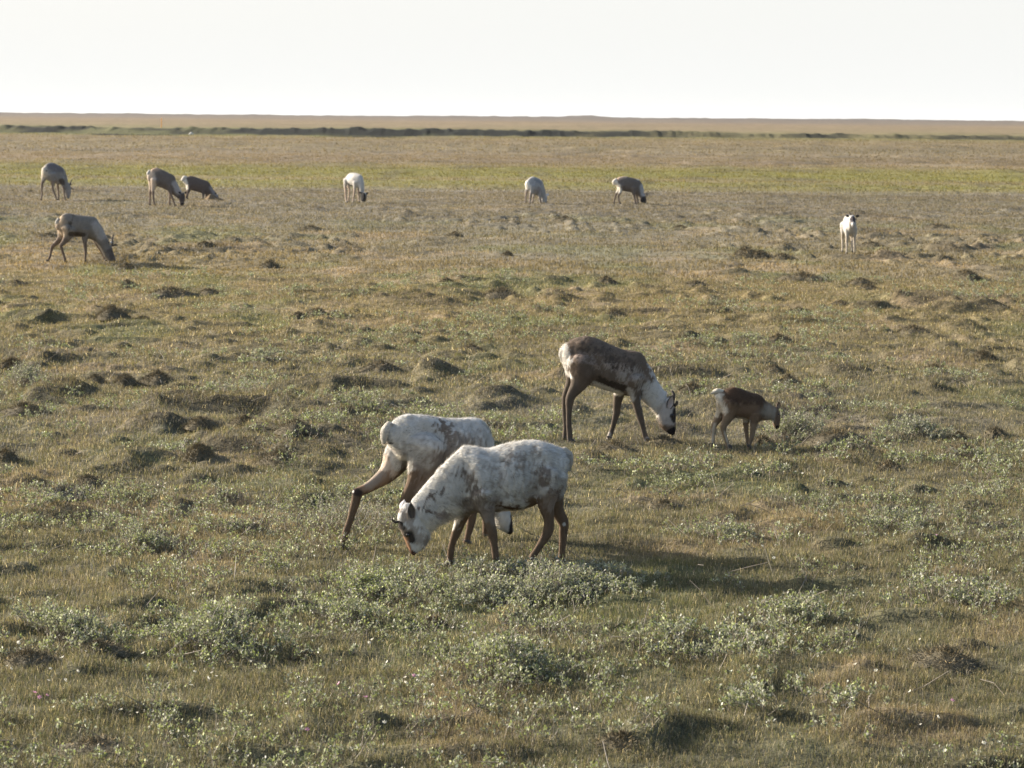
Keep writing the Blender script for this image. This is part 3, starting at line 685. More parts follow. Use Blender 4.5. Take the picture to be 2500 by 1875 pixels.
    for (pts, r, lt) in antlers:
        s2 = Soup(); P3 = [F.p(a, b, lt * (1 + .35 * i)) for i, (a, b) in enumerate(pts)]
        rg = []
        for i, q in enumerate(P3):
            t = P3[min(i + 1, len(P3) - 1)] - P3[max(0, i - 1)]; t /= np.linalg.norm(t); a = np.cross(t, [0, 1., .1]); a /= np.linalg.norm(a); b = np.cross(t, a)
            rr_ = r * k * (1 - .3 * i / max(1, len(P3) - 1)); rg.append((q, a * rr_, b * rr_))
        s2.loft(rg, 10, 3); am = s2.mesh('antler'); am.polygons.foreach_set('use_smooth', np.ones(len(am.polygons), bool)); link('antler', am, M_velvet, root)
    for (a, b, r, lt) in eyes:
        s3 = Soup(); q = F.p(a, b, lt); rr_ = r * k
        s3.loft([(q - np.array([rr_ * .5, 0, 0]), np.array([0, 0, rr_ * .8]), np.array([0, rr_ * .8, 0])), (q, np.array([0, 0, rr_]), np.array([0, rr_, 0])), (q + np.array([rr_ * .5, 0, 0]), np.array([0, 0, rr_ * .8]), np.array([0, rr_ * .8, 0]))], 12, 2)
        em = s3.mesh('eye'); em.polygons.foreach_set('use_smooth', np.ones(len(em.polygons), bool)); link('eye', em, M_eye, root)
    if tail:
        s4 = Soup(); P3 = [F.p(a, b) for a, b, r in tail]; rg = []
        for i, q in enumerate(P3):
            t = P3[min(i + 1, len(P3) - 1)] - P3[max(0, i - 1)]; t /= np.linalg.norm(t); a = np.cross(t, [0, 1., 0]); rr_ = tail[i][2] * k
            rg.append((q, a * rr_, np.array([0, rr_ * 1.1, 0])))
        s4.loft(rg, 12, 4); tm = s4.mesh('tail'); tm.polygons.foreach_set('use_smooth', np.ones(len(tm.polygons), bool))
        set_cols(tm, 'col', np.tile([list(tail_col or WHITE)], (len(tm.vertices), 1))); tob = link('tail', tm, M_coat, root)
    else: tm = None
    if fur:
        def strands(mesh, count, flen, colarr, fla, flow):
            mesh.calc_loop_triangles(); nt_ = len(mesh.loop_triangles); tr = np.empty(nt_ * 3, np.int32); mesh.loop_triangles.foreach_get('vertices', tr); tr = tr.reshape(-1, 3)
            c_ = np.empty(len(mesh.vertices) * 3, np.float32); mesh.vertices.foreach_get('co', c_); c_ = c_.reshape(-1, 3).astype(float)
            nn = np.cross(c_[tr[:, 1]] - c_[tr[:, 0]], c_[tr[:, 2]] - c_[tr[:, 0]]); ar = np.linalg.norm(nn, axis=1)
            pick = rng.choice(nt_, count, p=ar / ar.sum()); u = rng.random((count, 2)); fl_ = u.sum(1) > 1; u[fl_] = 1 - u[fl_]
            P = c_[tr[pick, 0]] * (1 - u.sum(1))[:, None] + c_[tr[pick, 1]] * u[:, :1] + c_[tr[pick, 2]] * u[:, 1:]
            N_ = nn[pick] / ar[pick][:, None]
            fw = np.tile(np.array(flow, float), (count, 1)) + (vn3(P * 7, 11) - .5)[:, None] * np.array([1.2, .3, 1.2]); tg = fw - N_ * (fw * N_).sum(1, keepdims=True); tg /= np.linalg.norm(tg, axis=1, keepdims=True) + 1e-6
            D = tg * .9 + N_ * .42 + rng.normal(size=P.shape) * .16; D /= np.linalg.norm(D, axis=1, keepdims=True)
            f = fla[tr[pick, 0]]; Ln = flen * f * (.55 + .8 * rng.random(count)) * (.7 + .8 * vn3(P * 14, 15))
            wd = .0015 + .0006 * rng.random(count); sd2 = np.cross(D, N_); sd2 /= np.linalg.norm(sd2, axis=1, keepdims=True) + 1e-6
            V = np.stack([P - N_ * .002 - sd2 * wd[:, None], P - N_ * .002 + sd2 * wd[:, None], P + D * Ln[:, None]], 1).reshape(-1, 3)
            return V, np.repeat(colarr[tr[pick, 0]] * ((.82 + .36 * rng.random(count)) * np.where(rng.random(count) < .55 * sst(.55, .85, vn3(P * np.array([22, 22, 22.]) + (P * np.array([0, 0, 40.])), 19)), .55, 1.0))[:, None], 3, 0)
        V1, c1 = strands(me, fur, furlen, col, fl, (-facing, 0, -.45))
        if tm is not None:
            V2, c2 = strands(tm, fur // 12, furlen * 1.2, np.tile([list(tail_col or WHITE)], (len(tm.vertices), 1)).astype(float), np.ones(len(tm.vertices)), (-facing * .6, 0, -.8))
            V1 = np.concatenate([V1, V2]); c1 = np.concatenate([c1, c2])
        fm = mesh_from('fur', V1, None, np.arange(len(V1)).reshape(-1, 3)); set_cols(fm, 'col', np.clip(c1, .01, .85)); link('fur', fm, M_fur, root)
    return root

# A: foreground white caribou facing left
animal('A', 4,
 [(1387, 1112, 1385, 1145, .07), (1378, 1099, 1375, 1180, .14), (1357, 1088, 1355, 1208, .185), (1330, 1079, 1326, 1224, .205), (1300, 1075, 1300, 1236, .225), (1265, 1077, 1265, 1244, .25), (1230, 1084, 1230, 1248, .26), (1195, 1093, 1195, 1250, .25), (1160, 1093, 1162, 1252, .215), (1132, 1088, 1136, 1254, .17), (1116, 1102, 1116, 1254, .14)],
 [(1142, 1092, 1150, 1240, .15), (1108, 1108, 1118, 1258, .14), (1080, 1135, 1100, 1266, .12), (1050, 1166, 1084, 1276, .11), (1025, 1197, 1068, 1288, .10), (1004, 1222, 1056, 1298, .095)],
 [(988, 1228, 1052, 1306, .085), (973, 1250, 1047, 1320, .09), (971, 1276, 1039, 1333, .085), (980, 1302, 1030, 1343, .066), (990, 1324, 1021, 1349, .052), (999, 1344, 1013, 1354, .042)],
 [(-.13, -.13, [(1180, 1205, 34), (1188, 1240, 22), (1195, 1274, 14), (1202, 1302, 12.5), (1207, 1335, 9), (1211, 1368, 9.5), (1212, 1392, 9)]),
  (.12, .12, [(1140, 1215, 30), (1131, 1248, 20), (1122, 1278, 14), (1114, 1300, 12), (1105, 1325, 8.5), (1101, 1343, 9), (1099, 1372, 9)]),
  (-.10, -.13, [(1338, 1160, 46), (1333, 1205, 33), (1334, 1240, 19), (1340, 1268, 13), (1338, 1297, 13), (1318, 1332, 9), (1300, 1360, 8.5), (1290, 1392, 9)]),
  (.10, .13, [(1345, 1165, 42), (1350, 1210, 28), (1359, 1244, 18), (1376, 1277, 13.5), (1375, 1300, 11), (1372, 1345, 8.5), (1370, 1380, 9), (1370, 1396, 8)])],
 'foreground white caribou facing left with its head lowered into the willow', (.49, .486, .462),
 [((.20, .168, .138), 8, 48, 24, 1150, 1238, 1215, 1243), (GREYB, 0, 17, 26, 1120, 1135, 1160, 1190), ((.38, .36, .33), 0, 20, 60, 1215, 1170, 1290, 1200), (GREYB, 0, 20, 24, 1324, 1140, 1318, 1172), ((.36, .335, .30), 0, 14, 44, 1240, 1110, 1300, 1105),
  ((.22, .175, .14), 8, 26, 20, 1345, 1205, 1335, 1230), ((.11, .075, .052), 5, 10, 8, 1216, 1230, 1262, 1234), ((.55, .50, .42), 3, 7, 4, 1222, 1248, 1300, 1240), (LEG, 4, 9, 4, 1378, 1281, 1372, 1300), (WHITE, 3.5, 5, 1, 1379, 1284),
  (GREYB, 3, 8, 18, 1060, 1215, 1085, 1190), ((.20, .17, .15), 2, 6, 16, 1035, 1225, 1060, 1232), (WHITE, 26, 40, 10, 1075, 1280, 1095, 1262),
  ((.27, .24, .205), 4, 17, 26, 975, 1252, 1005, 1262), ((.34, .31, .275), 6, 20, 26, 1010, 1290, 1035, 1320), ((.16, .13, .11), 0, 6, 14, 1040, 1210, 1064, 1200), ((.16, .13, .11), 0, 5, 12, 1022, 1240, 1060, 1248), ((.33, .29, .26), 0, 12, 20, 1045, 1262, 1090, 1250), ((.20, .165, .13), 6, 14, 10, 978, 1290, 1000, 1303), (DARK, 5, 9, 4, 974, 1277, 979, 1285), (DARK, 8, 13, 4, 997, 1306, 1003, 1314), ((.26, .15, .085), 5, 10, 4, 988, 1318, 1003, 1346), ((.09, .05, .035), 4, 8, 3, 1003, 1345, 1010, 1352)],
 .0095, ears=[(1006, 1268, 1003, 1224, 10, -.085, (.42, .38, .34), (.10, .085, .075)), (983, 1248, 987, 1219, 10, .08, (.66, .62, .58), (.3, .26, .24))],
 antlers=[([(972, 1274), (964, 1274), (957, 1268)], 3.5, -.04)], eyes=[(996, 1306, 4.6, -.070), (986, 1306, 4.2, .070)],
 tail=[(1376, 1098, 8), (1386, 1112, 13), (1389, 1130, 10), (1388, 1146, 5)], tail_col=WHITE, fur=45000, furlen=.025, facing=-1, slim=.88,
 sculpt=[(.020, 16, 1158, 1105, 1178, 1190), (-.026, 16, 1214, 1120, 1212, 1205), (.024, 13, 1318, 1098, 1330, 1104), (-.032, 18, 1292, 1120, 1300, 1215), (.018, 22, 1340, 1150, 1332, 1190), (-.02, 13, 1130, 1130, 1138, 1225),
  (.010, 5, 1232, 1130, 1240, 1215), (.010, 5, 1250, 1125, 1260, 1215), (.010, 5, 1268, 1125, 1278, 1210), (.018, 14, 1240, 1225, 1290, 1228), (-.012, 8, 1190, 1225, 1235, 1240), (.014, 10, 1196, 1215, 1180, 1200), (-.016, 10, 1358, 1195, 1364, 1150)],
 manes=[(1060, 1270, 1110, 1258, 22, 1.9), (1015, 1215, 1120, 1098, 9, 1.35), (1374, 1098, 1389, 1140, 14, 1.4), (1367, 1180, 1362, 1215, 10, 1.5)])

# B: rear white caribou seen from behind its rump
animal('B', 30,
 [(954, 1040, 955, 1090, .10), (968, 1024, 972, 1118, .15), (998, 1013, 1005, 1140, .195), (1030, 1013, 1035, 1150, .215), (1065, 1017, 1065, 1156, .24), (1100, 1021, 1100, 1162, .25), (1135, 1021, 1135, 1166, .24), (1160, 1019, 1160, 1168, .20), (1178, 1027, 1176, 1170, .16), (1190, 1043, 1186, 1170, .12)],
 [(1172, 1025, 1165, 1160, .14), (1190, 1055, 1172, 1185, .12), (1202, 1108, 1175, 1212, .11), (1215, 1160, 1186, 1236, .10), (1228, 1205, 1200, 1258, .09)],
 [(1236, 1220, 1206, 1270, .085), (1244, 1248, 1217, 1290, .078), (1249, 1274, 1233, 1300, .055), (1250, 1292, 1243, 1304, .04)],
 [(.13, .13, [(990, 1085, 46), (966, 1125, 35), (946, 1156, 24), (915, 1180, 16), (888, 1196, 12.5), (873, 1203, 14), (868, 1224, 12), (856, 1266, 9), (845, 1300, 9), (838, 1322, 9)]),
  (-.13, -.13, [(1040, 1090, 58), (1032, 1138, 42), (1016, 1178, 25), (996, 1212, 17), (985, 1242, 13), (992, 1290, 9.5), (998, 1322, 9), (1000, 1338, 8)]),
  (-.12, -.12, [(1160, 1130, 38), (1158, 1190, 22), (1154, 1240, 14), (1150, 1275, 11), (1143, 1305, 8.5), (1138, 1334, 9)]),
  (.12, .12, [(1178, 1130, 34), (1188, 1200, 18), (1188, 1250, 13), (1187, 1285, 10), (1185, 1308, 8.5), (1184, 1326, 9)])],
 'rear white caribou striding away with one hind leg stretched back, partly hidden by another', (.49, .486, .462),
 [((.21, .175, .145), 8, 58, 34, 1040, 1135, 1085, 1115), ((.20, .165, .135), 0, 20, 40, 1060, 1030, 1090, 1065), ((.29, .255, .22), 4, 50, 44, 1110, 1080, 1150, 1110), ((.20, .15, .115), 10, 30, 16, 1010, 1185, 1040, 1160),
  ((.46, .38, .30), 14, 30, 16, 940, 1130, 960, 1150), ((.24, .16, .105), 8, 20, 12, 900, 1192, 950, 1170), (WHITE, 9, 15, 4, 972, 1120, 975, 1140), ((.42, .38, .33), 4, 9, 2, 841, 1315, 838, 1325), (DARK, 2, 4, 1.5, 950, 1081), ((.04, .03, .025), 6, 11, 3, 878, 1202, 890, 1207), (WHITE, 3.2, 4.6, 1, 875, 1203),
  (DARK, 12, 17, 3, 1250, 1262, 1249, 1302), ((.27, .22, .175), 6, 20, 10, 935, 1162, 912, 1182), (WHITE, 14, 20, 4, 1225, 1268)],
 .0095, ears=[(1225, 1225, 1212, 1206, 9, -.08, WHITE, GREYB)], 
 tail=[(951, 1036, 9), (942, 1052, 12), (938, 1068, 9), (937, 1080, 5)], tail_col=WHITE, fur=45000, furlen=.024, facing=1, slim=.85,
 sculpt=[(.022, 13, 1015, 1030, 1040, 1032), (-.028, 16, 1062, 1060, 1070, 1140), (.02, 20, 1010, 1080, 1020, 1130), (-.022, 12, 978, 1085, 990, 1130), (.012, 5, 1090, 1050, 1095, 1140), (.012, 5, 1106, 1050, 1111, 1140), (.012, 5, 1122, 1050, 1127, 1140), (.02, 14, 1155, 1040, 1150, 1120), (.012, 6, 965, 1020, 1000, 1014)],
 manes=[(940, 1040, 938, 1075, 12, 1.3), (975, 1110, 978, 1140, 10, 1.6), (1188, 1040, 1205, 1100, 10, 1.3)])

# C: brown caribou facing right
animal('C', 3,
 [(1371, 850, 1371, 872, .06), (1379, 839, 1378, 900, .12), (1392, 831, 1393, 924, .165), (1411, 823, 1413, 936, .195), (1435, 820, 1435, 940, .215), (1460, 827, 1458, 946, .235), (1490, 841, 1484, 954, .245), (1520, 853, 1512, 962, .23), (1545, 858, 1541, 968, .19), (1562, 860, 1558, 971, .15), (1573, 871, 1566, 972, .12)],
 [(1558, 861, 1553, 968, .14), (1580, 884, 1568, 978, .115), (1596, 911, 1581, 990, .095), (1610, 937, 1592, 1001, .085), (1625, 958, 1602, 1011, .08)],
 [(1638, 967, 1604, 1020, .078), (1648, 987, 1609, 1033, .08), (1650, 1008, 1616, 1045, .07), (1650, 1028, 1625, 1053, .052), (1650, 1046, 1633, 1059, .043), (1648, 1055, 1639, 1062, .034)],
 [(-.10, -.12, [(1424, 885, 42), (1420, 918, 31), (1410, 943, 19), (1397, 962, 13), (1391, 977, 11), (1389, 1005, 7.5), (1389, 1040, 7), (1391, 1062, 7.5), (1391, 1082, 7)]),
  (.10, .12, [(1412, 885, 36), (1404, 915, 26), (1394, 936, 14), (1384, 958, 10), (1380, 975, 9), (1379, 1005, 7), (1381, 1040, 6.5), (1380, 1060, 7), (1379, 1074, 6.5)]),
  (-.11, -.11, [(1550, 925, 26), (1551, 958, 16), (1554, 982, 11), (1560, 1008, 9.5), (1564, 1022, 8.5), (1570, 1046, 6.5), (1575, 1064, 7), (1580, 1082, 7)]),
  (.11, .11, [(1520, 930, 22), (1512, 960, 14), (1507, 984, 11), (1505, 1008, 9), (1501, 1024, 7.5), (1496, 1044, 6), (1491, 1058, 6.5), (1486, 1070, 6)])],
 'grazing brown caribou with a white rump and pale neck, facing right beside the calf', (.150, .117, .090),
 [((.36, .33, .30), 2, 22, 22, 1513, 935, 1522, 908), ((.33, .29, .25), 0, 20, 44, 1540, 900, 1570, 915), ((.30, .25, .21), 0, 9, 44, 1470, 880, 1520, 890), ((.28, .235, .20), 0, 9, 46, 1440, 865, 1500, 860), ((.26, .21, .175), 0, 10, 40, 1400, 860, 1450, 880), ((.10, .078, .062), 0, 9, 40, 1420, 840, 1540, 880),
  ((.055, .042, .032), 7, 12, 5, 1462, 925, 1522, 946), (WHITE, 5, 10, 3, 1445, 937, 1515, 962), ((.13, .10, .078), 16, 28, 8, 1420, 905, 1425, 930),
  ((.52, .51, .48), 22, 36, 12, 1605, 955, 1592, 985), ((.55, .54, .52), 4, 12, 6, 1588, 893, 1625, 955), (WHITE, 11, 19, 8, 1374, 850, 1377, 885), (WHITE, 1, 8, 4, 1376, 895, 1390, 918),
  ((.42, .39, .36), 22, 32, 5, 1628, 1010), ((.40, .37, .33), 6, 12, 4, 1535, 950, 1540, 970), (DARK, 5, 9, 3, 1648, 1000, 1646, 1022), (DARK, 4, 8, 2, 1640, 1014, 1646, 1018), ((.015, .013, .013), 8, 12, 3, 1638, 1055, 1647, 1052), (WHITE, 6, 10, 3, 1568, 982, 1603, 1012), ((.33, .30, .27), 4, 9, 2, 1391, 1074, 1389, 1084), ((.33, .30, .27), 4, 9, 2, 1577, 1070, 1580, 1084), ((.33, .30, .27), 4, 8, 2, 1489, 1062, 1486, 1070)],  # last three: pale pasterns, partly rim light put into the coat colour
 .0095, ears=[(1633, 998, 1642, 964, 9, -.075, (.16, .13, .11), (.45, .40, .38)), (1625, 968, 1620, 952, 6, .07, GREYW, GREYB)],
 antlers=[([(1644, 975), (1645, 962), (1641, 955)], 4.2, .05), ([(1648, 990), (1652, 985), (1653, 980)], 4, -.04)], eyes=[(1641, 1014, 3.4, -.062), (1645, 1014, 3.2, .062)],
 tail=[(1380, 843, 5), (1374, 853, 7), (1371, 866, 7), (1373, 880, 4)], tail_col=(.60, .59, .56), fur=40000, furlen=.020, leg_col=(.098, .078, .060), facing=1, slim=.88,
 sculpt=[(.016, 14, 1545, 870, 1535, 925), (-.022, 12, 1497, 870, 1505, 935), (.018, 10, 1415, 838, 1432, 842), (-.026, 14, 1450, 880, 1452, 930), (.018, 20, 1410, 880, 1420, 910), (.012, 8, 1548, 925, 1540, 945), (-.014, 9, 1570, 900, 1562, 960), (-.01, 5, 1396, 850, 1400, 920)],
 manes=[(1568, 985, 1603, 1012, 8, 1.5), (1560, 862, 1600, 915, 7, 1.2)])

# D: calf
animal('D', 3,
 [(1748, 961, 1749, 976, .04), (1755, 957, 1754, 994, .07), (1765, 954, 1765, 1010, .095), (1778, 947, 1779, 1017, .11), (1792, 945, 1795, 1020, .12), (1810, 949, 1812, 1023, .125), (1830, 957, 1830, 1026, .12), (1848, 961, 1846, 1030, .10), (1859, 967, 1855, 1030, .08), (1866, 974, 1860, 1028, .065)],
 [(1853, 963, 1850, 1028, .08), (1871, 979, 1866, 1027, .06), (1885, 988, 1878, 1026, .052)],
 [(1893, 992, 1883, 1027, .055), (1901, 999, 1886, 1031, .056), (1905, 1012, 1888, 1037, .05), (1905, 1026, 1890, 1043, .037), (1903, 1040, 1895, 1047, .028)],
 [(-.06, -.07, [(1786, 985, 24), (1781, 1010, 17), (1773, 1028, 11), (1766, 1042, 8.5), (1768, 1058, 6), (1774, 1078, 5), (1779, 1096, 5), (1780, 1100, 5)]),
  (.06, .07, [(1768, 985, 20), (1759, 1010, 13), (1750, 1028, 9), (1743, 1041, 7), (1741, 1058, 5.2), (1741, 1076, 4.8), (1740, 1090, 5)]),
  (-.06, -.06, [(1845, 1010, 16), (1841, 1030, 11), (1838, 1048, 7.5), (1836, 1064, 6), (1831, 1082, 4.6), (1827, 1099, 5)]),
  (.06, .06, [(1825, 1008, 14), (1821, 1028, 8.5), (1822, 1050, 6), (1824, 1066, 5), (1825, 1080, 4.2), (1826, 1092, 4.6)])],
 'small dark brown caribou calf with a raised white tail and pale neck', (.175, .122, .078),
 [((.078, .050, .033), 13, 32, 14, 1780, 960, 1850, 975), ((.19, .13, .085), 6, 18, 10, 1810, 1000, 1840, 995), ((.25, .225, .185), 4, 26, 10, 1872, 1003, 1888, 1012), ((.48, .42, .33), 1, 5, 3, 1746, 1035, 1740, 1085), ((.48, .42, .33), 0, 4, 2, 1766, 1050, 1779, 1095), ((.14, .10, .07), 8, 14, 4, 1903, 1010, 1902, 1025),
  ((.60, .56, .48), 8, 18, 6, 1752, 965, 1758, 995), ((.52, .46, .36), 5, 10, 4, 1752, 990, 1751, 1015), ((.55, .50, .42), 3, 7, 2, 1800, 1022, 1825, 1027), ((.02, .016, .014), 4, 7, 1.5, 1897, 1044), ((.62, .56, .44), 3, 6, 1, 1858, 1030, 1884, 1029)],
 .0085, ears=[(1900, 998, 1902.5, 979, 5, -.045, (.10, .07, .05), (.25, .2, .16)), (1897, 996, 1900, 982, 4, .045, (.16, .12, .09), (.2, .16, .13))], eyes=[(1901, 1012, 2.2, -.046)],
 tail=[(1764, 957, 6), (1753, 955, 6.5), (1745, 957, 6), (1738, 960, 3)], tail_col=(.62, .59, .52), fur=20000, furlen=.016, leg_col=(.20, .148, .098), facing=1, cat='caribou calf', name='caribou_calf')

# E: lone antlered caribou on the left
animal('E', 16,
 [(141, 542, 142, 562, .10), (149, 527, 151, 576, .16), (163, 520, 165, 580, .195), (180, 523, 180, 579, .22), (200, 526, 200, 578, .235), (222, 528, 220, 584, .22), (235, 533, 231, 588, .17), (243, 545, 236, 590, .12)],
 [(237, 535, 230, 588, .14), (251, 558, 238, 597, .11), (260, 577, 246, 610, .095), (267, 591, 252, 621, .085)],
 [(272, 598, 254, 625, .08), (276, 612, 260, 632, .075), (280, 625, 269, 638, .052), (283, 635, 276, 640, .038)],
 [(.11, .13, [(158, 560, 18), (148, 582, 9), (137, 594, 5.5), (128, 602, 4.8), (124, 618, 3.2), (120, 631, 3.3), (114, 640, 3.3)]),
  (-.11, -.13, [(168, 560, 20), (164, 580, 10), (154, 594, 6), (149, 600, 4.8), (153, 615, 3.2), (158, 630, 3.3), (159, 638, 3.3)]),
  (-.12, -.12, [(209, 560, 14), (207, 585, 6.5), (208, 602, 4.5), (209, 617, 3.6), (208, 632, 3.2), (207.6, 641, 3.4)]),
  (.12, .12, [(228, 565, 12), (236, 592, 6), (244, 607, 4.2), (252, 623, 3.2), (257, 637, 3), (259, 640, 3)])],
 'lone grey-brown caribou with short velvet antlers grazing at the left, nearest of the distant ones', (.225, .205, .18),
 [((.42, .34, .25), 8, 16, 8, 146, 535, 148, 565), ((.09, .075, .06), 4, 7, 3, 170, 570, 200, 572), ((.40, .38, .36), 8, 16, 6, 235, 550, 248, 575), ((.10, .085, .07), .5, 3.5, 7, 178, 525, 166, 556), ((.13, .11, .10), 6, 10, 3, 268, 612, 275, 628), ((.03, .026, .024), 3, 5, 1, 279, 637)],
 .014, slim=.84, ears=[(268, 594, 262, 590, 3, -.07, GREYW, GREYB), (271, 594, 272, 588, 3, .08, WHITE, GREYB)],
 antlers=[([(272, 598), (275, 590), (275, 581), (277, 573)], 2.2, .08), ([(274, 600), (280, 598), (287, 598)], 2.2, -.06)], eyes=[(273, 613, 1.6, -.062)],
 tail=[(143, 534, 3), (139, 542, 4), (138, 550, 3)], fur=16000, furlen=.03, leg_col=(.17, .13, .10))

# F: far left, antlered, seen from behind
animal('F', 38,
 [(107, 408, 108, 430, .14), (113, 401, 114, 438, .19), (122, 397, 122, 443, .23), (133, 399, 132, 447, .24), (144, 404, 142, 449, .23), (152, 409, 149, 451, .18), (158, 417, 153, 452, .13)],
 [(154, 412, 150, 450, .14), (161, 425, 152, 456, .11), (165, 440, 155, 461, .10)],
 [(169, 446, 157, 461, .09), (173, 458, 159, 470, .085), (173, 470, 161, 478, .065), (171, 482, 164, 484, .045)],
 [(.12, .13, [(110, 425, 10), (106, 440, 5.5), (102.5, 450, 3.6), (102, 462, 2.6), (102, 476, 2.4), (99.5, 489, 2.6)]),
  (-.12, -.13, [(127, 425, 12), (129, 440, 7), (129, 450, 4.4), (128.5, 460, 3.2), (133.5, 473, 2.5), (139, 487, 2.5)]),
  (.12, .12, [(141, 435, 7), (141, 450, 3.8), (142, 465, 2.6), (143, 478, 2.3), (143, 488, 2.4)]),
  (-.12, -.12, [(152, 435, 8), (154, 453, 4), (156, 464, 3), (157.5, 475, 2.4), (158, 489, 2.6)])],
 'far grey caribou with upright antlers at the far left edge, rump toward us', (.27, .26, .245),
 [((.55, .50, .42), 5, 12, 3, 103, 410, 104, 432), ((.17, .16, .16), 5, 14, 5, 120, 404, 145, 412), ((.05, .045, .04), 1, 2.5, 1, 109, 417), ((.10, .085, .075), 4, 7, 2, 143, 441, 150, 447), ((.30, .28, .26), 8, 14, 3, 167, 472), (WHITE, 2, 4, 1, 158, 486, 158, 489)],
 .018, slim=.84, ears=[(162, 462, 156, 461, 2.4, -.1, GREYW, GREYB)],
 antlers=[([(170, 452), (172, 447), (174, 441), (177, 438)], 1.6, .06), ([(172, 458), (175, 460), (179, 462)], 1.6, .05), ([(171, 450), (174, 452), (173, 446)], 1.4, -.05)], leg_col=(.24, .19, .15), furlen=.03, fur=9000)

# G: brown far caribou, left of the far calf
animal('G', 10,
 [(364, 421, 366, 444, .13), (371, 412, 373, 451, .18), (383, 409, 383, 455, .205), (395, 414, 393, 458, .22), (408, 420, 405, 463, .22), (420, 426, 415, 469, .19), (427, 431, 421, 473, .14)],
 [(424, 428, 417, 470, .15), (431, 443, 422, 475, .12), (438, 458, 429, 480, .10), (443, 467, 435, 485, .09)],
 [(450, 470, 436, 484, .09), (452, 482, 437, 490, .08), (450, 493, 439, 498, .06), (448, 502, 441, 504, .045)],
 [(.12, .13, [(372, 440, 11), (369, 454, 5.5), (367, 466, 3.6), (366, 484, 2.5), (365.5, 503, 2.7)]),
  (-.12, -.13, [(379, 440, 12), (375, 455, 6), (373.5, 468, 3.4), (374.7, 485, 2.5), (377, 501, 2.7)]),
  (-.12, -.12, [(412, 450, 8), (415, 468, 4.4), (420, 482, 2.9), (424, 492, 2.4), (427, 502, 2.6)]),
  (.12, .12, [(412, 452, 7), (415, 470, 4), (415, 483, 2.7), (414, 494, 2.3), (413.8, 503, 2.5)])],
 'far brown caribou with dark lowered head, overlapping the tail of the far calf', (.165, .14, .122),
 [((.50, .42, .34), 8, 15, 3, 366, 420, 369, 455), ((.40, .30, .22), 3, 8, 3, 372, 414, 386, 412), ((.38, .36, .35), 5, 11, 4, 428, 448, 436, 466), ((.09, .075, .07), 8, 12, 2, 446, 482), ((.03, .026, .024), 4, 6, 1, 445, 500)],
 .018, slim=.84, ears=[(441, 472, 436, 468, 2.6, -.1, DARK, DARK), (451, 472, 455, 468, 2.6, .1, DARK, DARK)], tail=[(365, 417, 3), (362, 423, 4), (362, 430, 3)], leg_col=(.20, .15, .115), fur=9000, furlen=.028)

# H: far calf
animal('H', 8,
 [(449, 438, 451, 449, .09), (456, 432, 458, 458, .14), (467, 429, 467, 464, .17), (480, 433, 481, 468, .18), (495, 438, 494, 472, .18), (508, 443, 505, 475, .15), (515, 452, 511, 478, .11)],
 [(511, 447, 507, 474, .11), (521, 463, 514, 479, .085), (527, 471, 519, 482, .075)],
 [(531, 474, 522, 485, .075), (535, 482, 527, 490, .055), (535, 488, 531, 492, .04)],
 [(.08, .09, [(461, 450, 8), (459, 462, 4.4), (456, 473, 3), (457, 480, 2.4), (457, 487, 2.4)]), (-.08, -.09, [(464, 452, 8), (461, 464, 4.2), (458, 474, 2.8), (455.5, 480, 2.3), (455, 487, 2.3)]),
  (-.08, -.08, [(497, 462, 6), (496, 476, 3), (496, 482, 2.3), (496, 490, 2.3)]), (.08, .08, [(503, 462, 6), (504, 476, 3), (503, 482, 2.3), (502.7, 488, 2.3)])],
 'far dark brown calf with a fluffy white tail, head down behind the dirt mound', (.13, .105, .092),
 [((.72, .68, .60), 4, 8, 2, 449, 440, 454, 458), ((.25, .24, .24), 4, 9, 3, 518, 460, 526, 476)],
 .018, slim=.84, tail=[(455, 434, 4), (450, 434, 5), (446, 440, 4.5)], tail_col=(.62, .58, .51), cat='caribou calf', name='caribou_calf', leg_col=(.13, .1, .08), fur=7000, furlen=.025, ears=[(527, 474, 526, 469, 2, -.07, DARK, DARK)])

# I: white caribou in the middle distance, dark face
animal('I', -50,
 [(850, 428, 852, 449, .16), (856, 423, 857, 453, .21), (864, 422, 863, 455, .245), (872, 424, 871, 456, .24), (879, 427, 876, 459, .18)],
 [(880, 427, 877, 458, .15), (884, 438, 881, 465, .12), (886, 455, 883, 474, .105)],
 [(893, 472, 881, 473, .085), (894, 481, 881, 481, .085), (892, 490, 883, 490, .062)],
 [(.12, .13, [(852, 440, 8), (850, 454, 4.5), (853, 463, 2.8), (852, 476, 2.3), (850, 492, 2.4)]), (-.12, -.13, [(846, 440, 9), (843, 454, 4.6), (844, 466, 3.2), (844, 480, 2.5), (846.5, 496, 2.6)]),
  (-.12, -.12, [(868, 445, 8), (866, 459, 3.8), (865, 472, 2.6), (863, 484, 2.3), (862, 495, 2.5)]), (.12, .12, [(877, 445, 7), (876, 460, 3.6), (875.5, 475, 2.5), (876, 486, 2.3), (876.7, 494, 2.5)])],
 'far white caribou with a black face grazing in the middle of the herd', (.52, .505, .47),
 [((.12, .11, .10), 4, 9, 2, 860, 453, 866, 460), ((.03, .03, .03), 8.5, 10.5, 1, 888, 478, 888, 492), ((.30, .29, .28), 1.5, 4, 2, 853, 426, 848, 440)],
 .018, slim=.84, ears=[(882, 472, 876, 469, 2.4, -.08, DARK, DARK), (893, 473, 900, 471, 2.4, .08, DARK, DARK)], leg_col=(.42, .33, .26), fur=9000, furlen=.028)

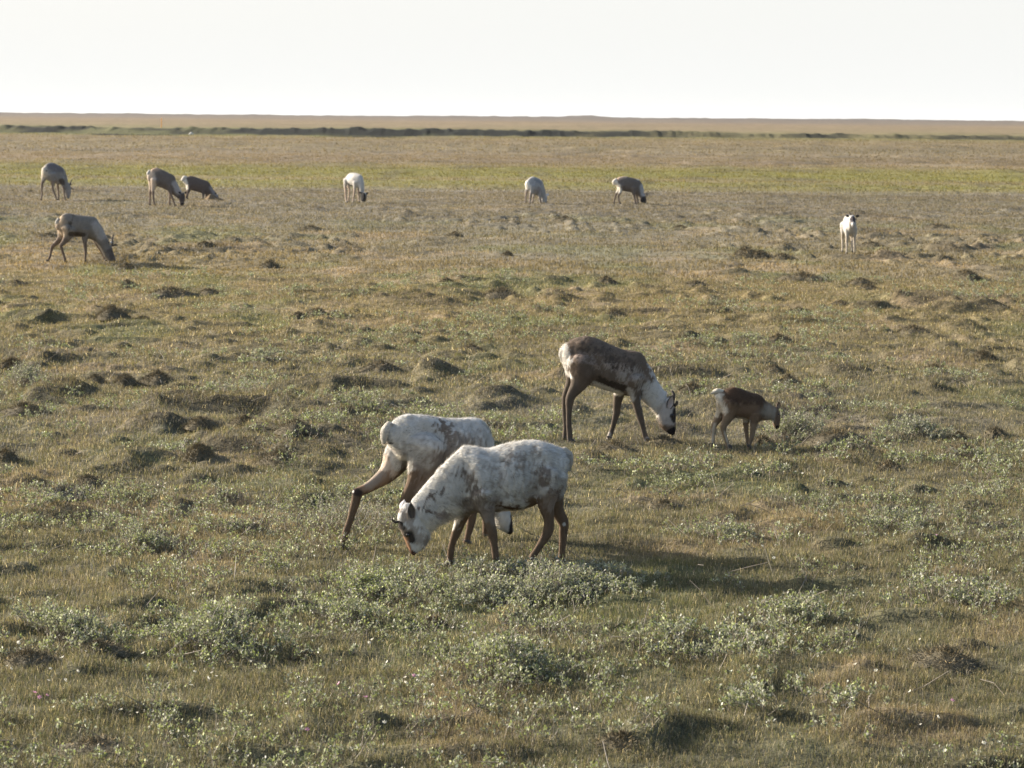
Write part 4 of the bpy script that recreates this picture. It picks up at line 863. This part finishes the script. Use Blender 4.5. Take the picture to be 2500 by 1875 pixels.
# J: grey-white caribou seen from behind
animal('J', 45,
 [(1287, 441, 1290, 465, .13), (1293, 435, 1296, 470, .19), (1301, 431, 1302, 474, .23), (1310, 434, 1309, 476, .235), (1317, 437, 1315, 478, .19), (1322, 441, 1319, 478, .14)],
 [(1321, 441, 1317, 478, .14), (1327, 455, 1320, 480, .115), (1331, 470, 1323, 485, .10)],
 [(1333, 476, 1323, 486, .085), (1335, 485, 1324, 492, .085), (1333, 493, 1325, 497, .062), (1331, 500, 1327, 501, .045)],
 [(.12, .13, [(1290, 455, 8), (1286, 466, 4), (1284, 477, 2.6), (1283.5, 487, 2.3), (1283.5, 496, 2.5)]), (-.12, -.13, [(1300, 455, 9), (1298, 469, 5), (1294.5, 479, 3), (1294, 488, 2.5), (1293.8, 497, 2.6)]),
  (.12, .12, [(1306, 465, 6), (1303, 479, 2.8), (1301, 488, 2.3), (1299, 498, 2.4)]), (-.12, -.12, [(1316, 468, 7), (1318, 481, 3.8), (1320, 490, 2.7), (1321, 499, 2.6)])],
 'far pale grey caribou with its white rump turned to us, right of the black-faced one', (.40, .395, .385),
 [((.74, .72, .66), 3, 7, 2, 1284, 442, 1285, 465), ((.24, .25, .26), 2, 8, 3, 1302, 440, 1312, 445), ((.30, .28, .27), 4, 9, 3, 1305, 462, 1312, 468), ((.15, .14, .14), 2, 5, 1, 1336, 492)],
 .018, slim=.84, ears=[(1333, 477, 1341, 474, 2.8, .09, (.72, .68, .64), GREYW)], leg_col=(.30, .25, .21), fur=9000, furlen=.028)

# K: brown far caribou with white rump patch
animal('K', 14,
 [(1502, 441, 1503, 451, .12), (1508, 434, 1510, 458, .16), (1518, 431, 1518, 465, .19), (1530, 431, 1530, 468, .21), (1543, 434, 1543, 470, .205), (1554, 437, 1552, 474, .17), (1561, 440, 1557, 477, .13)],
 [(1560, 438, 1555, 475, .13), (1568, 450, 1560, 480, .11), (1572, 463, 1562, 483, .095)],
 [(1574, 474, 1562, 485, .085), (1577, 483, 1563, 491, .075), (1578, 490, 1568, 494, .055), (1577, 495, 1573, 497, .04)],
 [(.12, .13, [(1513, 450, 8), (1510, 464, 4), (1504.5, 474, 2.8), (1501, 484, 2.4), (1499, 494, 2.2), (1498.7, 502, 2.4)]), (-.12, -.13, [(1518, 452, 9), (1515, 467, 4), (1510.5, 478, 2.8), (1511, 488, 2.3), (1513, 499, 2.4)]),
  (-.12, -.12, [(1546, 458, 8), (1548, 474, 4), (1550, 485, 2.6), (1552, 497, 2.5)]), (.12, .12, [(1552, 460, 7), (1554, 475, 3.4), (1556, 486, 2.4), (1557, 496, 2.4)])],
 'far brown caribou with white rump and dark head, farthest right of the grazing row', (.17, .145, .125),
 [((.74, .70, .62), 4, 8, 2, 1500, 445, 1509, 465), ((.42, .33, .26), 2, 6, 2, 1508, 436, 1526, 430), ((.36, .37, .38), 4, 9, 3, 1566, 456, 1569, 474), ((.55, .5, .42), 2, 4, 1, 1556, 437, 1562, 438), ((.05, .045, .045), 7, 10, 1, 1571, 488)],
 .018, slim=.84, tail=[(1504, 438, 3.5), (1499, 444, 4.5), (1499, 450, 3)], tail_col=(.62, .58, .51), leg_col=(.15, .12, .10), fur=9000, furlen=.026, ears=[(1572, 476, 1577, 472, 2.4, .08, GREYB, GREYB)],
 antlers=[([(1576, 482), (1580, 477), (1578, 471)], 1.3, .05)])

# L: white caribou standing head-on, looking at us
FL = LocalFrame('L', -91, 98.)
animal('L', -74,
 [(-.70, .84, -.68, .62, .10), (-.60, .91, -.58, .5, .15), (-.4, .94, -.4, .45, .185), (-.1, .92, -.1, .42, .20), (.14, .92, .12, .44, .18), (.30, .89, .27, .5, .14), (.38, .80, .36, .6, .10)],
 [(.22, .95, .22, .60, .14), (.42, .94, .38, .66, .115), (.55, .95, .50, .74, .10)],
 [(.58, .97, .55, .76, .085), (.66, .93, .60, .74, .085), (.74, .86, .68, .70, .068), (.82, .76, .78, .67, .05)],
 [(-.08, -.09, [(.2, .62, .09), (.21, .46, .06), (.2, .32, .042), (.2, .18, .028), (.21, .08, .028), (.22, .01, .03)]), (.08, .10, [(.2, .62, .09), (.16, .46, .06), (.15, .32, .042), (.17, .18, .028), (.17, .08, .028), (.18, .01, .03)]),
  (-.1, -.12, [(-.5, .7, .12), (-.52, .52, .085), (-.58, .4, .045), (-.62, .33, .04), (-.58, .18, .028), (-.57, .08, .028), (-.56, .01, .03)]), (.1, .11, [(-.5, .7, .12), (-.5, .52, .085), (-.55, .4, .045), (-.58, .33, .04), (-.53, .18, .028), (-.52, .08, .028), (-.51, .01, .03)])],
 'white caribou standing face-on with head raised and ears spread, far right', (.47, .46, .435),
 [((.055, .05, .055), .085, .11, .02, .70, .87), ((.4, .38, .36), .03, .06, .02, .82, .70)],
 .015, ears=[(.56, .93, .55, 1.0, .035, -.11, DARK, DARK), (.56, .93, .55, 1.0, .035, .11, DARK, DARK)],
 antlers=[([(.6, .96), (.59, 1.0), (.58, 1.04)], .012, .05), ([(.6, .96), (.59, 1.0), (.58, 1.04)], .012, -.05)], eyes=[(.69, .87, .016, -.07), (.69, .87, .016, .07)],
 leg_col=(.42, .37, .30), fr=FL, slim=.74, fur=9000, furlen=.028)

# ------------------------------------------------------------------ flowers
def flower_mesh(name, col, r=.014):
    V = []; T = []; C = []
    n = 6; st = .085
    for k in range(n):
        a = 2 * math.pi * k / n; b = .42
        c = np.array([0, 0, st]); p1 = c + np.array([math.cos(a - b) * r * .7, math.sin(a - b) * r * .7, .004]); p2 = c + np.array([math.cos(a) * r, math.sin(a) * r, .007]); p3 = c + np.array([math.cos(a + b) * r * .7, math.sin(a + b) * r * .7, .004])
        i = len(V); V += [c, p1, p2, p3]; T += [(i, i + 1, i + 2), (i, i + 2, i + 3)]; C += [col] * 4
    i = len(V)
    for k in range(5): a = 2 * math.pi * k / 5; V.append(np.array([math.cos(a) * r * .25, math.sin(a) * r * .25, st + .006])); C.append((.6, .5, .08))
    T += [(i, i + 1, i + 2), (i, i + 2, i + 3), (i, i + 3, i + 4)]
    i = len(V); V += [np.array([-.0012, 0, 0]), np.array([.0012, 0, 0]), np.array([0, 0, st])]; C += [(.12, .14, .04)] * 3; T.append((i, i + 1, i + 2))
    me = mesh_from(name, np.array(V), None, np.array(T)); set_cols(me, 'col', np.array(C)); return me
M_petal = attr_mat('petals', .45, .5, .3, 40., .08, (1, 1, 1))
FW = [(42,1588),(59,1587),(27,1602),(118,1659),(167,1647),(174,1656),(199,1636),(21,1654),(7,1654),(162,1680),(137,1694),(108,1700),(301,1755),(335,1763),(366,1763),(382,1762),(143,1763),(463,1698),(467,1664),(526,1665),(527,1676),(480,1679),(603,1623),(894,1574),(922,1582),(982,1623),(741,1688),(728,1690),(995,1685),(1005,1688),(1019,1680),(972,1695),(1047,1689),(1077,1693),(940,1795),(515,1862),(477,1462),(522,1575),(367,1617),
 (1849,1358),(1893,1380),(1982,1468),(1116,1534),(1114,1567),(1142,1583),(1500,1671),(2106,1659),(2144,1661),(2261,1585),(2206,1596),(2255,1711),(2251,1764),(2258,1782),(2389,1825),(2439,1824),(2321,1855),(2279,1427),(2204,1452),(1195,1436),(621,1167),(633,1163),(647,1161),(398,1194),(409,1192),(384,1202),(371,1252),(506,1280),(512,1283),(209,1215),(1960,1165)]
PK = [(75,1718),(102,1719),(95,1722),(1004,1667),(890,1755),(855,1684),(743,1816),(2312,1749),(2290,1335)]
def put_flowers(lst, me, label, group, name):
    for k, (a, b) in enumerate(lst):
        c = at(a, b + 9); o = link(name, me); z = float(height(c[:1], c[1:2])[0])
        o.location = (c[0], c[1], z); o.rotation_euler = (.5 * rng.normal() * .5 + .45, .3 * rng.normal(), rng.random() * 6); s = .85 + .4 * rng.random(); o.scale = (s, s, s * (.9 + .4 * rng.random()))
        where = 'at the bottom left' if (a < 520 and b > 1550) else 'in the left half, behind the rear caribou hooves' if a < 700 and b < 1500 else 'low in the centre' if a < 1250 else 'to the right of the foreground caribou' if b < 1500 else 'at the bottom right'
        tag(o, label + ' ' + where, 'flower', group + ' ' + where)
fm = flower_mesh('white_flower', (.80, .79, .70)); fm.materials.append(M_petal)
put_flowers(FW, fm, 'tiny white flower', 'white flowers', 'white_flower')
fm2 = flower_mesh('pink_flower', (.62, .30, .50), .016); fm2.materials.append(M_petal)
put_flowers(PK, fm2, 'tiny pink flower', 'pink flowers', 'pink_flower')

# ------------------------------------------------------------------ orange marker stake and pale stone by the bank
def stake():
    d = pix_dir(394, 318); y = 446.0; t = y / d[1]; x = d[0] * t
    z = float(height(np.array([x]), np.array([y]))[0])
    S = Soup(); r = .07
    S.loft([(np.array([0, 0, -.1]), np.array([r, 0, 0]), np.array([0, r, 0])), (np.array([.02, 0, .8]), np.array([r, 0, 0]), np.array([0, r, 0])), (np.array([.04, 0, 1.5]), np.array([r * .9, 0, 0]), np.array([0, r * .9, 0]))], 8, 2)
    o = link('marker_stake', S.mesh('marker_stake'), flat_mat('orange_paint', (.75, .33, .06), .5)); o.location = (x, y, z)
    tag(o, 'thin orange marker stake standing on the far plain beyond the bank', 'stake')
    x, y = 0, 0
    d = pix_dir(467, 326); y = 425.; x = d[0] * y / d[1]; z = float(height(np.array([x]), np.array([y]))[0])
    S = Soup(); S.loft([(np.array([-.3, 0, .12]), np.array([0, 0, .12]), np.array([0, .12, 0])), (np.array([0, 0, .2]), np.array([0, 0, .24]), np.array([0, .2, 0])), (np.array([.3, 0, .1]), np.array([0, 0, .14]), np.array([0, .13, 0]))], 10, 3)
    o = link('stone', S.mesh('stone'), flat_mat('pale_stone', (.6, .58, .52), .8)); o.location = (x, y, z)
    tag(o, 'small pale stone lying on the green foot of the bank', 'stone')
stake()

# ------------------------------------------------------------------ thin air haze over the plain
def haze():
    hm, nt = nodes_of('haze_air'); v = nt.nodes.new('ShaderNodeVolumePrincipled'); v.inputs['Color'].default_value = (.93, .95, .98, 1); v.inputs['Density'].default_value = .00004; v.inputs['Anisotropy'].default_value = .3
    out = nt.nodes.new('ShaderNodeOutputMaterial'); nt.links.new(v.outputs[0], out.inputs['Volume'])
    a = 9300.; z0 = -30.; z1 = 14.
    V = [(x, y, z) for z in (z0, z1) for x, y in ((-a, -a), (a, -a), (a, a), (-a, a))]
    Q = [(0, 3, 2, 1), (4, 5, 6, 7), (0, 1, 5, 4), (1, 2, 6, 5), (2, 3, 7, 6), (3, 0, 4, 7)]
    tag(link('haze', mesh_from('haze', np.array(V), np.array(Q)), hm), 'thin pale haze over the far plain', 'haze', kind='stuff')
haze()
